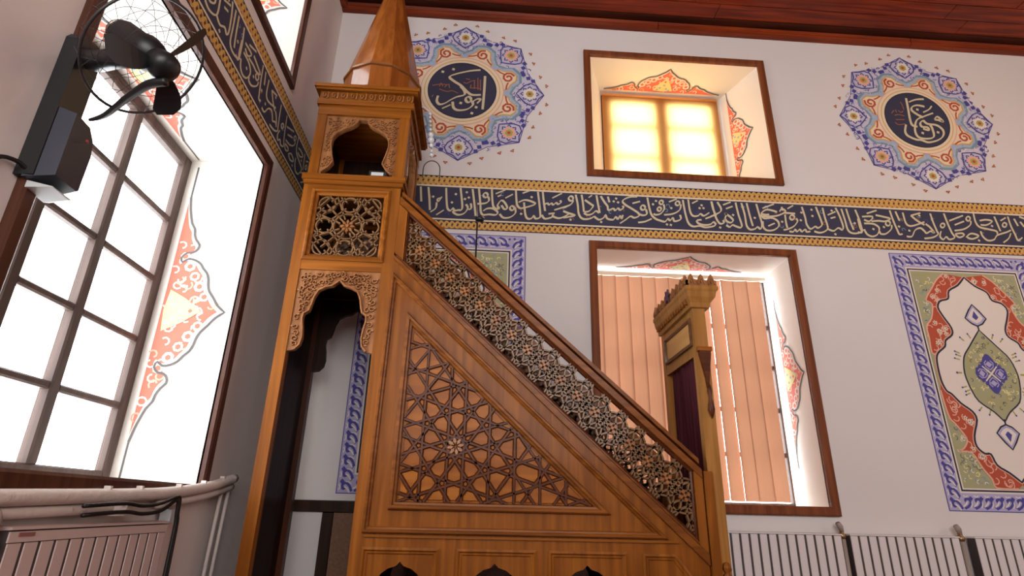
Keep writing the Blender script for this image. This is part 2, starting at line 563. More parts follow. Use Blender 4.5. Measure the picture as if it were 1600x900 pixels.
# lettering and outlines, in mm on the wall plane
BELT_STROKES = """-570,3404 -555,3263|-506,3403 -491,3303 -478,3187|-388,3318 -413,3271 -423,3293 -399,3304|-428,3261 -432,3207 -473,3169|-364,3193 -424,3145|-358,3403 -346,3275 -334,3208 -309,3191 -291,3215 -277,3193 -246,3199 -219,3205 -216,3255 -238,3410|-186,3257 -168,3222 -197,3171 -244,3155 -280,3171 -289,3188|-146,3268 -140,3223 -163,3208|-137,3406 -119,3288 -101,3153|-5,3340 4,3304 -27,3275 -91,3267|-85,3419 -66,3263 -59,3192 -39,3166 9,3173 64,3171 79,3199 39,3229 -9,3226 -40,3202|24,3416 37,3269 62,3230 94,3232|94,3232 77,3262 108,3310 141,3284 158,3240 134,3229 109,3264|58,3371 138,3413|140,3334 203,3375|75,3345 103,3360|222,3252 227,3198 184,3156 129,3148 96,3182|227,3418 237,3290 254,3254 286,3247 390,3289 358,3315 301,3325 253,3300|284,3389 349,3420|297,3302 311,3185 332,3150 363,3156 379,3180 395,3155 427,3164 435,3201 414,3410|455,3413 463,3321 475,3230|471,3294 495,3304 508,3291 528,3306 544,3293 568,3313 585,3300 609,3320 601,3338|447,3192 471,3158 519,3169 552,3189|503,3204 552,3212 536,3188 584,3168 632,3184 681,3219|536,3357 618,3408|552,3243 682,3296|-7,3354 -12,3338 -25,3331 -39,3336 -45,3352 -40,3367 -27,3375 -13,3369 -7,3354|216,3243 211,3228 199,3222 186,3227 181,3241 185,3255 198,3262 210,3257 216,3243|714,3344 693,3306 628,3266|627,3238 667,3222 724,3203 675,3187 627,3175|735,3401 750,3309 756,3227 776,3183 812,3171 860,3183 885,3203|785,3404 795,3321 801,3239|812,3354 864,3315 880,3298 846,3250 805,3239|875,3404 845,3379|912,3406 922,3328 935,3237|801,3230 829,3213 870,3224 903,3253 931,3237|949,3399 980,3340 1003,3305 1009,3268 1051,3285 1067,3267 1092,3291 1108,3274 1137,3294 1134,3317|1010,3398 1021,3343|885,3203 925,3173 966,3193 983,3221 998,3186 1047,3180 1068,3208 1087,3186 1105,3219 1120,3193 1130,3229|1263,3412 1196,3404 1137,3368 1151,3332 1215,3289 1262,3255 1269,3228 1227,3207 1195,3219 1152,3185 1102,3147|1330,3295 1336,3250 1302,3234 1262,3246|1218,3344 1285,3367|1350,3408 1360,3315 1376,3243 1407,3208 1446,3192 1487,3185 1514,3214 1529,3196 1556,3225 1565,3194 1599,3200 1625,3220 1620,3256|1257,3164 1315,3176 1374,3206|1487,3350 1488,3304 1451,3256 1401,3244|1637,3359 1620,3302 1558,3262 1483,3249|1534,3376 1604,3408|1657,3402 1665,3295 1684,3187 1722,3152 1780,3160 1828,3149 1895,3162 1922,3181|1704,3409 1710,3298 1731,3253 1773,3255 1799,3275 1823,3258 1858,3278 1876,3293|1734,3373 1787,3404|1802,3220 1760,3209 1774,3182 1822,3171 1872,3179 1904,3203 1922,3181|1836,3231 1906,3263 1941,3283|1904,3402 1913,3328 1931,3264|713,3362 707,3346 693,3339 680,3345 674,3360 680,3376 694,3384 708,3378 713,3362|1326,3309 1319,3293 1305,3286 1291,3291 1287,3307 1293,3323 1308,3330 1321,3324 1326,3309|1484,3369 1478,3355 1466,3349 1455,3354 1451,3367 1457,3380 1469,3386 1480,3382 1484,3369|1463,3303 1457,3289 1445,3283 1433,3288 1430,3301 1435,3314 1447,3320 1459,3315 1463,3303|1627,3367 1620,3353 1607,3346 1594,3351 1590,3365 1597,3380 1610,3387 1623,3382 1627,3367|1907,3400 1920,3294 1934,3230 1959,3191 1993,3202 1987,3224|1957,3398 1983,3334 1962,3296 1883,3255|2004,3373 2075,3405|2025,3337 2087,3364|1996,3225 2023,3281 2012,3290 2050,3264 2075,3229 2051,3205 2020,3217 2006,3243|2117,3403 2128,3287 2145,3187 2129,3163 2097,3171 2065,3183 2038,3163 2011,3180|2167,3401 2183,3290 2186,3189 2210,3150 2253,3156 2280,3176 2303,3159 2322,3206 2312,3288 2298,3399|2214,3403 2225,3292 2240,3183|2347,3359 2455,3407|2398,3302 2356,3299 2332,3312 2379,3347 2437,3341 2469,3329|2320,3283 2387,3282 2473,3296 2547,3338 2517,3364 2495,3335|2528,3327 2629,3323|2322,3297 2350,3262 2419,3270 2465,3241 2466,3195 2419,3156 2359,3148 2330,3179 2334,3234|2374,3190 2436,3221|2520,3383 2522,3346|2568,3367 2625,3403|2538,3309 2535,3235 2539,3181|2630,3277 2638,3250 2601,3202 2546,3172 2503,3160|2551,3149 2584,3147 2604,3170 2618,3150 2646,3173 2660,3152 2693,3175 2702,3153 2736,3159|2699,3393 2712,3291 2714,3226 2740,3182 2786,3207 2809,3195 2848,3224 2848,3270 2824,3400|2883,3394 2887,3300 2896,3209 2872,3171 2818,3150 2770,3161|2893,3190 2940,3174 2988,3204 3019,3188 3034,3225 3020,3326 2999,3400|2917,3325 2992,3362|2937,3294 2983,3310|3050,3393 3062,3282 3070,3190 3106,3160 3167,3168 3207,3197|3093,3396 3105,3284 3121,3193|3173,3391 3191,3289 3196,3188|2618,3286 2609,3270 2594,3262 2580,3268 2577,3284 2585,3300 2601,3307 2614,3301 2618,3286|3180,3304 3182,3224 3191,3174 3154,3173|3270,3359 3366,3395|3222,3326 3316,3331 3278,3284 3234,3297|3347,3348 3410,3336 3471,3319 3418,3291 3363,3293 3296,3285|3227,3261 3310,3260 3352,3223 3325,3162 3275,3139 3233,3157 3215,3205|3471,3259 3458,3218 3401,3171 3354,3168 3351,3193|3485,3402 3495,3300 3511,3211 3521,3172 3550,3178|3535,3394 3551,3304|3599,3387 3603,3286 3633,3258 3692,3271 3775,3305|3667,3361 3712,3312 3768,3275|3667,3361 3759,3391|3581,3155 3628,3158 3671,3219 3723,3242 3753,3214 3767,3195 3809,3217 3838,3203 3810,3257 3780,3285|3848,3391 3854,3299 3866,3220 3868,3190 3813,3157 3735,3143|3973,3398 3982,3306 3996,3216 4010,3167 3958,3145 3936,3169 3902,3142 3881,3171 3904,3222|4006,3328 4145,3387|4043,3289 4139,3330|4202,3338 4186,3297 4118,3253 4028,3233|4029,3203 4088,3211 4101,3192 4058,3170 4033,3183 4029,3203|4114,3173 4162,3210 4208,3208 4231,3189 4167,3161 4124,3173|4247,3413 4243,3330 4266,3281 4337,3264 4408,3248 4408,3218|4284,3343 4345,3356 4398,3344 4339,3305 4282,3302|4264,3241 4269,3191 4305,3153 4365,3166 4405,3208 4500,3243 4545,3265|4431,3392 4440,3310 4446,3250|4557,3399 4558,3307 4571,3226 4581,3167 4629,3199|4477,3353 4535,3387|4441,3140 4501,3183 4536,3235|4609,3381 4625,3310|4664,3404 4706,3386|4658,3353 4680,3303|3463,3274 3453,3257 3437,3250 3424,3256 3421,3271 3431,3288 3447,3295 3460,3289 3463,3274|4203,3359 4194,3344 4178,3337 4167,3343 4165,3357 4175,3372 4190,3379 4202,3373 4203,3359|3951,3279 3942,3265 3927,3258 3915,3263 3913,3277 3923,3292 3938,3299 3950,3294 3951,3279|4522,3315 4512,3300 4497,3293 4485,3298 4484,3313 4494,3328 4509,3335 4521,3329 4522,3315"""
BELT_DOTS = "-302,3268 -274,3348 -196,3306 -165,3322 -184,3371 275,3192 -460,3314 361,3356 -38,3139 1058,3354 1095,3347 1080,3383 1423,3379 1395,3345 1550,3317 1796,3330 1830,3332 1816,3359 687,3160 944,3152 1501,3159 1534,3156 1401,3249 2081,3280 2267,3262 2502,3238 2779,3308 2686,3336 2669,3261 2781,3369 3143,3258 1955,3154 2951,3143 2960,3370 4384,3297 4224,3149 3618,3212 3534,3247 3743,3365 3299,3210 3397,3235"
MEDAL_L = ("-124,4658 -218,4641 -340,4598 -400,4559 -358,4514 -294,4470 -237,4407 -189,4373 -109,4378|-294,4460 -260,4415 -258,4368 -325,4339 -377,4303 -427,4262 -472,4249 -497,4285 -490,4342|-186,4307 -176,4261 -227,4211 -302,4196 -345,4221 -356,4285|-178,4298 -141,4329 -110,4326 -139,4282|-79,4593 -80,4419 -87,4220|-446,4205 -373,4251|-193,4320 -199,4299 -216,4289 -233,4296 -242,4317 -236,4339 -219,4349 -201,4341 -193,4320",
 "-547,4452 -487,4470 -410,4471|-273,4510 -242,4498 -204,4525 -166,4537|-144,4568 -138,4433|-120,4551 -115,4426|-174,4537 -169,4441|-208,4448 -147,4452 -107,4440|-483,4418 -444,4402 -405,4395 -368,4407 -312,4383|-403,4481 -392,4434|-485,4446 -472,4486 -455,4449|-439,4440 -418,4471|-252,4550 -213,4544|-202,4486 -208,4448|-532,4348 -546,4328",
 "-284,4276|-145,4239|-180,4172|-465,4613|-370,4649")
MEDAL_R = ("3916,4629 3907,4504 3897,4374 3905,4318 3950,4305|3933,4584 4012,4619 4091,4629|4076,4541 4010,4552 3956,4532 3939,4490 3983,4444 4032,4415|4046,4473 4111,4510 4150,4554|4143,4472 4034,4423 3969,4387 3935,4328 3915,4247 3934,4186 4014,4175 4082,4203 4090,4291 4080,4330|4024,4382 3988,4348 3992,4308 4045,4304 4051,4272 4000,4285|4024,4382 4056,4344 4143,4334 4191,4281 4175,4217 4113,4166 4017,4136 3954,4156 3901,4160 3834,4195 3818,4241 3844,4322|4138,4398 4175,4433 4217,4379 4178,4393 4138,4398",
 "3757,4421 3800,4432 3853,4419|3759,4372 3843,4378|3745,4339 3774,4317 3839,4330|3849,4582 3861,4542 3863,4493|3805,4481 3827,4458 3852,4476|3779,4487 3785,4455|3734,4443 3763,4478",
 "3984,4236|4136,4254|3997,4502")
FIELD = "3986,2793 3912,2719 3823,2667 3798,2597 3725,2573 3691,2517 3717,2438 3759,2347 3750,2287 3685,2239 3665,2187 3591,2127 3567,2056 3563,1919 3585,1835 3621,1808 3677,1738 3748,1681 3768,1617 3716,1499 3712,1419 3759,1370 3806,1366 3832,1288 3912,1235 4007,1172"
RED_TOP = "3816,2821 3748,2768 3690,2695 3608,2582 3651,2543 3614,2420 3557,2352 3554,2260 3547,2131 3591,2127"
RED_LOW = "3540,1836 3546,1716 3559,1622 3587,1588 3630,1520 3651,1463 3611,1405 3568,1381 3662,1373 3716,1263 3766,1188 3784,1128 3950,1125"
MANDORLA = "3992,2336 3868,2195 3797,2103 3769,1976 3780,1878 3785,1856 3821,1761 3923,1680 4001,1606"

# ================================================================== room
YW, XL = 4.2, -1.449


def BW(u, v, d):      # back wall, facing the camera
    return (u, YW - d, v)


def LW(u, v, d):      # left wall, facing right
    return (XL + d, u, v)


def wall(name, fn, u0, u1, v0, v1, holes, T, m):
    """slab with (possibly splayed) window openings: hole = (u0,u1,v0,v1, side splay, top splay)"""
    mb = MB()
    for d, grow in ((0.0, 0.0), (-T, 1.0)):
        hs = [(a + s * grow, b - s * grow, c, e - t * grow) for a, b, c, e, s, t in holes]
        us = sorted({u0, u1} | {h[0] for h in hs} | {h[1] for h in hs})
        vs = sorted({v0, v1} | {h[2] for h in hs} | {h[3] for h in hs})
        for a, b in zip(us, us[1:]):
            for c, e in zip(vs, vs[1:]):
                mu, mv = (a + b) / 2, (c + e) / 2
                if any(h[0] < mu < h[1] and h[2] < mv < h[3] for h in hs):
                    continue
                mb.add([fn(a, c, d), fn(b, c, d), fn(b, e, d), fn(a, e, d)], [(0, 1, 2, 3)], 0)
    for a, b, c, e, s, t in holes:
        i = [(a, c), (b, c), (b, e), (a, e)]
        o = [(a + s, c), (b - s, c), (b - s, e - t), (a + s, e - t)]
        v = [fn(*p, 0) for p in i] + [fn(*p, -T) for p in o]
        mb.add(v, [(k, (k + 1) % 4, 4 + (k + 1) % 4, 4 + k) for k in range(4)], 1)
    c = [(u0, v0), (u1, v0), (u1, v1), (u0, v1)]
    v = [fn(*p, 0) for p in c] + [fn(*p, -T) for p in c]
    mb.add(v, [(k, (k + 1) % 4, 4 + (k + 1) % 4, 4 + k) for k in range(4)], 0)
    return obj(name, mb, [m, REVEAL], kind='structure')


TW = 0.55
H_BL = (0.896, 2.506, 0.97, 2.906, 0.0, 0.0)
H_BH = (0.896, 2.506, 3.652, 4.90, 0.23, 0.03)
H_LL = (1.67, 3.24, 0.985, 2.935, 0.0, 0.0)
H_LH = (1.67, 3.335, 3.73, 4.95, 0.23, 0.03)
wall('wall_back', BW, XL, 7.0, 0.0, 5.5, [H_BL, H_BH], TW, PLASTER)
wall('wall_left', LW, -3.5, YW + TW, 0.0, 5.5, [H_LL, H_LH], TW, PLASTER_L)
obj('wall_right', MB().box(7.0, 7.2, -3.5, YW + TW, 0, 5.5), PLASTER, kind='structure')
obj('wall_rear', MB().box(XL - TW, 7.2, -3.7, -3.5, 0, 5.5), PLASTER, kind='structure')
obj('floor', MB().box(XL - TW, 7.2, -3.7, YW + TW, -0.2, 0), CARPET, kind='structure')

ceil = obj('ceiling', MB().box(XL - TW, 7.2, -3.7, YW + TW, 5.365, 5.5), CEILW, kind='structure', base=(0, 0, 5.34))
_rw = random.Random(3)
_pl = None
for r in range(15):
    yb = 4.062 - r * 0.165
    x = XL + _rw.uniform(-1.6, -0.2)
    while x < 6.9:
        xa, xb = max(x, XL + 0.01), min(x + 2.4, 6.98)
        if xb - xa > 0.15:
            mb = MB().box(xa + 0.003, xb - 0.003, yb - 0.1575, yb, 5.34 + _rw.uniform(-0.004, 0.002), 5.366)
            obj('plank', mb, CEILW, ceil)
        x += 2.4
tr = obj('trim_1', MB().box(XL, 7.0, YW - 0.035, YW, 5.25, 5.37), TRIMW, kind='structure', base=(2, YW, 5.25))
xs = [XL, 1.56, 4.08, 5.6, 7.0]
for a, b in zip(xs, xs[1:]):
    mb = MB()
    prof = [(0.03, 5.245), (0.06, 5.25), (0.066, 5.275), (0.058, 5.29), (0.07, 5.315), (0.03, 5.33)]
    n = len(prof)
    v = [(xx, YW - d, z) for xx in (a + 0.003, b - 0.003) for d, z in prof]
    mb.add(v, [(i, (i + 1) % n, n + (i + 1) % n, n + i) for i in range(n)] + [tuple(range(n)), tuple(range(n, 2 * n))])
    obj('cornice_board', mb, TRIMW, tr)
obj('soffit_board', MB().box(XL, 7.0, 4.066, YW - 0.03, 5.328, 5.35), wood('shaded_ceiling_soffit', (84, 40, 24), (54, 24, 14), 'x'), tr)  # shade of the downward face is put into the dark wood colour
tr2 = obj('trim_2', MB().box(XL, XL + 0.05, -3.5, YW - 0.07, 5.25, 5.36), TRIMW, kind='structure')

# ------------------------------------------------------------------ windows


def window(name, fn, hole, sash_d, su0, su1, sv0, sv1, mull, munt, stile=0.07, mw=0.06, mt=0.036, cw=0.062, cmat=CASING, smat=SASHW):
    a, b, c, e = hole[:4]
    root = bpy.data.objects.new(name, None)
    COL.objects.link(root)
    root.location = fn((a + b) / 2, c, 0)
    root['kind'] = 'structure'
    prof = [(0, 0), (0, 0.026), (0.008, 0.032), (cw - 0.012, 0.03), (cw, 0.022), (cw, -0.01)]
    n = len(prof)
    O = [(a - cw, c - cw), (b + cw, c - cw), (b + cw, e + cw), (a - cw, e + cw)]
    for k in range(4):        # four mitred casing boards
        rings = []
        for i, h in prof:
            q = offset(O, i)
            rings.append((fn(*q[k], h), fn(*q[(k + 1) % 4], h)))
        v = [r[0] for r in rings] + [r[1] for r in rings]
        obj('casing_board', MB().add(v, [(i, i + 1, n + i + 1, n + i) for i in range(n - 1)]), cmat, root)

    def bar(nm, u0, u1, v0, v1, t=0.045, parent=root):
        mb = MB()
        mb.prism([(u0, v0), (u1, v0), (u1, v1), (u0, v1)], -sash_d - t / 2, -sash_d + t / 2 - 0.008, fn)
        mb.prism([(u0, v0), (u1, v0), (u1, v1), (u0, v1)], -sash_d + t / 2 - 0.008, -sash_d + t / 2, fn, inset=0.008)
        return obj(nm, mb, smat, parent)
    bar('stile', su0, su0 + stile, sv0, sv1)
    bar('stile', su1 - stile, su1, sv0, sv1)
    bar('rail', su0 + stile, su1 - stile, sv1 - stile, sv1)
    bar('rail', su0 + stile, su1 - stile, sv0, sv0 + stile * 0.7)
    for u in mull:
        bar('mullion', u - mw / 2, u + mw / 2, sv0 + stile * 0.7, sv1 - stile, 0.05)
    ue = [su0 + stile] + [q for u in mull for q in (u - mw / 2, u + mw / 2)] + [su1 - stile]
    ve = [sv0 + stile * 0.7] + [q for z in munt for q in (z - mt / 2, z + mt / 2)] + [sv1 - stile]
    for i in range(0, len(ue), 2):
        for z in munt:
            bar('muntin', ue[i], ue[i + 1], z - mt / 2, z + mt / 2, 0.036)
        for j in range(0, len(ve), 2):
            mb = MB().prism([(ue[i] - .005, ve[j] - .005), (ue[i + 1] + .005, ve[j] - .005), (ue[i + 1] + .005, ve[j + 1] + .005), (ue[i] - .005, ve[j + 1] + .005)], -sash_d - 0.003, -sash_d + 0.003, fn)
            obj('pane', mb, GLASS, root)
    return root


window('window_1', LW, H_LL, 0.47, 1.672, 3.238, 0.99, 2.93, [2.25, 2.665], [1.37, 1.735, 2.10, 2.48], cmat=CASING_L)
window('window_2', LW, H_LH, 0.46, 1.865, 3.14, 3.735, 4.92, [2.5], [4.1, 4.48], cmat=CASING_L)
window('window_3', BW, H_BH, 0.50, 1.095, 2.307, 3.655, 4.868, [1.70], [3.76, 4.12, 4.48], stile=0.11, mw=0.15, mt=0.055)
window('window_4', BW, H_BL, 0.48, 0.880, 2.522, 0.975, 2.90, [1.70], [1.36, 1.72, 2.08, 2.44], stile=0.028, mw=0.08)

# blinds ------------------------------------------------------------
rb = thing('roller_blind', 'glowing orange roller blind drawn over the upper back window', 'blind', (1.70, 4.645, 3.66))
mb = MB()
mb.add([(1.10, 4.645, 3.665), (2.285, 4.645, 3.665), (2.285, 4.645, 4.84), (1.10, 4.645, 4.84)], [(0, 1, 2, 3)])
obj('blind_cloth', mb, ROLLER, rb)
obj('roller_tube', MB().tube([(1.10, 4.638, 4.845), (2.285, 4.638, 4.845)], 0.014, 10), mat('orange_rail', (226, 150, 80), 0.5), rb, True)
obj('bottom_bar', MB().box(1.10, 2.285, 4.638, 4.65, 3.656, 3.672), mat('orange_rail', (226, 150, 80), 0.5), rb)

vb = thing('vertical_blind', 'peach vertical slat blind closed behind the pulpit gate', 'blind', (1.68, 4.57, 0.99))
obj('headrail', MB().box(0.91, 2.47, 4.55, 4.59, 2.835, 2.862), mat('cream_headrail', (232, 214, 190), 0.5), vb)
slat = None
for i in range(13):
    x = 0.955 + i * 0.1170
    if slat is None:
        mb = MB()
        k = 5
        L = [((-0.0635 + 0.127 * j / k), 0.006 * sin(pi * j / k)) for j in range(k + 1)]
        v = [(x + u, 4.57 + w, 1.0) for u, w in L] + [(x + u, 4.57 + w, 2.832) for u, w in L]
        mb.add(v, [(j, j + 1, k + 2 + j, k + 1 + j) for j in range(k)])
        slat = obj('slat', mb, VBLIND, vb)
        me = slat.data
        off = Vector((x - 1.68, 0, 0))
        for vv in me.vertices:
            vv.co -= off
        slat.location = off
        s = slat
    else:
        s = twin(slat, 'slat', (x - 1.68, 0, 0), vb)
    s.rotation_euler = (0, 0, radians({6: 12, 7: 10, 8: 13, 9: 11, 10: 9}.get(i, -7 + 4 * sin(i * 2.3))))

# ================================================================== wall painting


class Paint(MB):
    def __init__(s, fn):
        super().__init__()
        s.fn, s.slots, s.k = fn, [], 0

    def mi(s, c):
        if c not in s.slots:
            s.slots.append(c)
        return s.slots.index(c)

    def dd(s, layer):
        s.k = (s.k + 1) % 97      # strokes never share one plane
        return 0.0015 + 0.0006 * layer + s.k * 5e-6

    def poly(s, pts, c, layer=0):
        d = s.dd(layer)
        s.add([s.fn(u, v, d) for u, v in pts], [tuple(range(len(pts)))], s.mi(c))

    def stroke(s, pts, w, c, layer=1, closed=False, nib=None):
        s.ribbon(pts, w, s.dd(layer), s.fn, s.mi(c), closed, None, nib)

    def rect(s, u0, u1, v0, v1, c, layer=0):
        s.poly([(u0, v0), (u1, v0), (u1, v1), (u0, v1)], c, layer)

    def dia(s, u, v, r, c, layer=1, a=0.0):
        s.poly([(u + r * cos(a + k * pi / 2), v + r * sin(a + k * pi / 2)) for k in range(4)], c, layer)

    def done(s, name, label, cat, group=None):
        return obj(name, s, [PAINT[c] for c in s.slots], label=label, cat=cat, group=group)


def chain(p, u0, u1, z0, z1, ph=0.0):
    p.rect(u0, u1, z0, z1, 'gold', 1)
    zc, hh = (z0 + z1) / 2, (z1 - z0) / 2
    n = int((u1 - u0) / 0.0445)
    for i in range(n + 1):
        u = u0 + i * 0.0445
        p.poly([(u - 0.011, zc - 0.010), (u + 0.004, zc - 0.012), (u + 0.012, zc + 0.010), (u - 0.004, zc + 0.012)], 'maroon', 2)
        for s in (-1, 1):
            e = zc + s * hh
            p.poly([(u + 0.004, e), (u + 0.036, e), (u + 0.022, e - s * 0.017)], 'ink' if s > 0 else 'dim', 2)
            p.poly([(u - 0.013, zc + s * hh * .45), (u + 0.004, zc + s * hh * .62), (u + 0.016, zc + s * hh * .55), (u + 0.0, zc + s * hh * .36)], 'ochre', 2)


def belt(name, label, fn, u0, u1, z0, z1, strokes, dots, lw=0.020):
    p = Paint(fn)
    H = z1 - z0
    p.rect(u0, u1, z0, z1, 'ink', 0)
    chain(p, u0, u1, z1 - 0.010 - 0.082, z1 - 0.006)
    p.rect(u0, u1, z1 - 0.108, z1 - 0.092, 'cream', 1)
    p.rect(u0, u1, z0 + 0.082, z0 + 0.096, 'cream', 1)
    chain(p, u0, u1, z0 + 0.006, z0 + 0.074)
    p.rect(u0, u1, z0 + 0.096, z1 - 0.108, 'navy', 1)
    r = random.Random(5)
    for i in range(int((u1 - u0) * 14)):   # faint blue and violet tendrils between the letters
        u, v = r.uniform(u0 + .05, u1 - .05), r.uniform(z0 + 0.14, z1 - 0.15)
        a = r.uniform(0, 6.28)
        p.stroke([(u + 0.022 * cos(a + t * 0.9) * (1 - t * .14), v + 0.022 * sin(a + t * 0.9) * (1 - t * .14)) for t in range(6)], 0.006, r.choice(['indigo', 'indigo', 'dim', 'teal']), 2)
    for st in strokes:
        p.stroke(cr(st, 4), lw, 'lettering', 3, nib=radians(50))
    for u, v in dots:
        p.dia(u, v, 0.013, 'lettering', 3, 0.3)
    return p.done(name, label, 'inscription')


STK = [parse(t) for t in BELT_STROKES.split('|')]
DOT = parse(BELT_DOTS)
belt('calligraphy_belt', 'long dark blue band of gold Arabic lettering across the back wall', BW, XL + 0.004, 6.98, 3.022, 3.522, STK + [[(u + 4.93, v) for u, v in s] for s in STK if 0.45 < min(p[0] for p in s) and max(p[0] for p in s) < 2.0], DOT)
sh = lambda pts, du, dv: [(u + du, v + dv) for u, v in pts]
L1 = [sh(s, -0.55, 0.065) for s in STK if 2.0 < s[0][0] < 4.65 and max(p[0] for p in s) < 4.7] + [sh(s, -0.35, 0.065) for s in STK if s and min(p[0] for p in s) > 0.35 and max(p[0] for p in s) < 1.72]
belt('calligraphy_belt', 'dark blue band of gold lettering between the two left wall windows', LW, 0.0, YW - 0.012, 3.087, 3.587, L1, [(u - 0.55, v + 0.065) for u, v in DOT if 2.0 < u < 4.6])

# medallions --------------------------------------------------------


def medallion(label, cx, cz, R, data):
    p = Paint(BW)
    P = lambda r, a: (cx + R * r * cos(a), cz + R * r * sin(a))
    star = lambda rt, rn, k=8: [q for i in range(k) for q in (P(rt, i * 2 * pi / k), P(rn, (i + .5) * 2 * pi / k))]
    p.poly(star(1.0, 0.86), 'indigo', 0)
    p.poly(star(0.988, 0.852), 'mist', 1)
    rg = random.Random(int(cx * 100) + 9)
    for i in range(520):          # small leaf work of the outer zone
        a, r = rg.uniform(0, 2 * pi), rg.uniform(0.60, 0.90)
        q = P(r, a)
        t = rg.uniform(0, 6.28)
        c = rg.choice(['indigo', 'indigo', 'indigo', 'lavender', 'pale', 'sky'])
        p.stroke([(q[0] + 0.020 * cos(t + k) * (1 - .2 * k), q[1] + 0.020 * sin(t + k) * (1 - .2 * k)) for k in range(4)], 0.0075, c, 2)
    lobes = []
    for i in range(8):
        a = (i + .5) * pi / 4
        w = pi / 8
        lobes += [P(.60, a - w), P(.655, a - w * .62), P(.74, a - w * .42), P(.775, a), P(.74, a + w * .42), P(.655, a + w * .62)]
    p.poly(lobes, 'teal', 3)
    p.poly([(cx + (u - cx) * .955, cz + (v - cz) * .955) for u, v in lobes], 'sky', 4)
    for i in range(420):          # dotted pale blue filling
        a, r = rg.uniform(0, 2 * pi), rg.uniform(0.55, 0.73)
        q = P(r, a)
        if inside(q, lobes):
            p.dia(q[0], q[1], 0.0045, rg.choice(['pale', 'indigo', 'teal']), 5, a)
    for i in range(8):
        a = (i + .5) * pi / 4
        lob = [P(.50, a - .34), P(.56, a - .29), P(.60, a - .19), P(.685, a - .12), P(.715, a), P(.685, a + .12), P(.60, a + .19), P(.56, a + .29), P(.50, a + .34)]
        p.poly(lob, 'gold', 6)
        p.poly([P(.50, a - .31), P(.555, a - .26), P(.59, a - .17), P(.67, a - .10), P(.70, a), P(.67, a + .10), P(.59, a + .17), P(.555, a + .26), P(.50, a + .31)], 'cream', 7)
        c = P(.60, a)
        sp = [(c[0] + R * (.080 - .0052 * k) * cos(a + k * .75), c[1] + R * (.080 - .0052 * k) * sin(a + k * .75)) for k in range(13)]
        p.stroke(sp, 0.020, 'rust', 8)
        for s in (-1, 1):
            p.stroke([P(.53, a + s * .30), P(.55, a + s * .18), P(.575, a + s * .12)], 0.014, 'rust', 8)
        # pointed cartouche at each tip
        b = i * pi / 4
        e = lambda r, t: (cx + R * (r * cos(b) - t * sin(b)), cz + R * (r * sin(b) + t * cos(b)))
        car = [e(.99, 0), e(.93, .06), e(.90, .13), e(.83, .165), e(.76, .13), e(.70, .06), e(.655, 0), e(.70, -.06), e(.76, -.13), e(.83, -.165), e(.90, -.13), e(.93, -.06)]
        p.stroke(car, 0.011, 'indigo', 8, True)
        p.poly([(e(.82, 0)[0] + (u - e(.82, 0)[0]) * .86, e(.82, 0)[1] + (v - e(.82, 0)[1]) * .86) for u, v in car], 'mist', 7)
        for k in range(8):
            t = k * pi / 4 + b
            q0 = e(.82, 0)
            p.stroke([(q0[0] + R * .085 * cos(t - .3), q0[1] + R * .085 * sin(t - .3)), (q0[0] + R * .112 * cos(t), q0[1] + R * .112 * sin(t)), (q0[0] + R * .085 * cos(t + .3), q0[1] + R * .085 * sin(t + .3))], 0.013, 'indigo', 9)
        p.poly([(e(.82, 0)[0] + R * (.098 if k % 2 else .07) * cos(b + k * pi / 6), e(.82, 0)[1] + R * (.098 if k % 2 else .07) * sin(b + k * pi / 6)) for k in range(12)], 'rose' if i % 2 else 'pale', 9)
        p.poly(circ(*e(.82, 0), R * .05, 6, b), 'olive', 10)
        p.poly(circ(*e(.82, 0), R * .022, 6, b), 'rust', 11)
        for s in (-1, 1):        # dark blue leaves beside the notch
            for r0, t0 in ((.80, .24), (.86, .20), (.74, .29)):
                q = e(r0, s * t0)
                p.dia(q[0], q[1], R * .034, 'indigo', 9, b + s)
        # row of little three-leaved buds outside the star
        n = P(.86, b + pi / 8)
        for tip, sg in ((P(1.0, b), 1), (P(1.0, b + pi / 4), -1)):
            for k in range(2):
                f = .62 - .36 * k
                bx, bz = n[0] + (tip[0] - n[0]) * f, n[1] + (tip[1] - n[1]) * f
                l = math.hypot(bx - cx, bz - cz)
                ux, uz = (bx - cx) / l, (bz - cz) / l
                q = (bx + ux * .075, bz + uz * .075)
                p.dia(q[0], q[1], 0.011, 'olive', 3)
                for g in (-1, 0, 1):
                    p.dia(q[0] + ux * .013 * (1 - abs(g)) - uz * g * .012, q[1] + uz * .013 * (1 - abs(g)) + ux * g * .012, 0.009, 'rust', 4)
    p.poly(circ(cx, cz, R * .50, 48), 'cream', 9)
    p.stroke(circ(cx, cz, R * .50, 48), 0.010, 'rose', 10, True)
    p.stroke(circ(cx, cz, R * .455, 48), 0.008, 'gold', 10, True)
    p.poly(circ(cx, cz, R * .41, 48), 'navy', 11)
    p.stroke(circ(cx, cz, R * .41, 48), 0.010, 'ink', 12, True)
    for st in data[0].split('|'):
        p.stroke(cr(parse(st), 5), 0.026, 'lettering', 14, nib=radians(40))
    for st in data[1].split('|'):
        p.stroke(cr(parse(st), 3), 0.009, 'dim', 13)
    for st in data[2].split('|'):
        q = parse(st)[0]
        p.dia(q[0], q[1], 0.017, 'lettering', 14, 0.5)
    return p.done('painted_medallion', label, 'wall painting')


medallion('star medallion with round dark calligraphy disc beside the pulpit spire', -0.278, 4.42, 0.745, MEDAL_L)
medallion('star medallion with round dark calligraphy disc right of upper window', 3.968, 4.385, 0.745, MEDAL_R)

# tall painted panels ----------------------------------------------


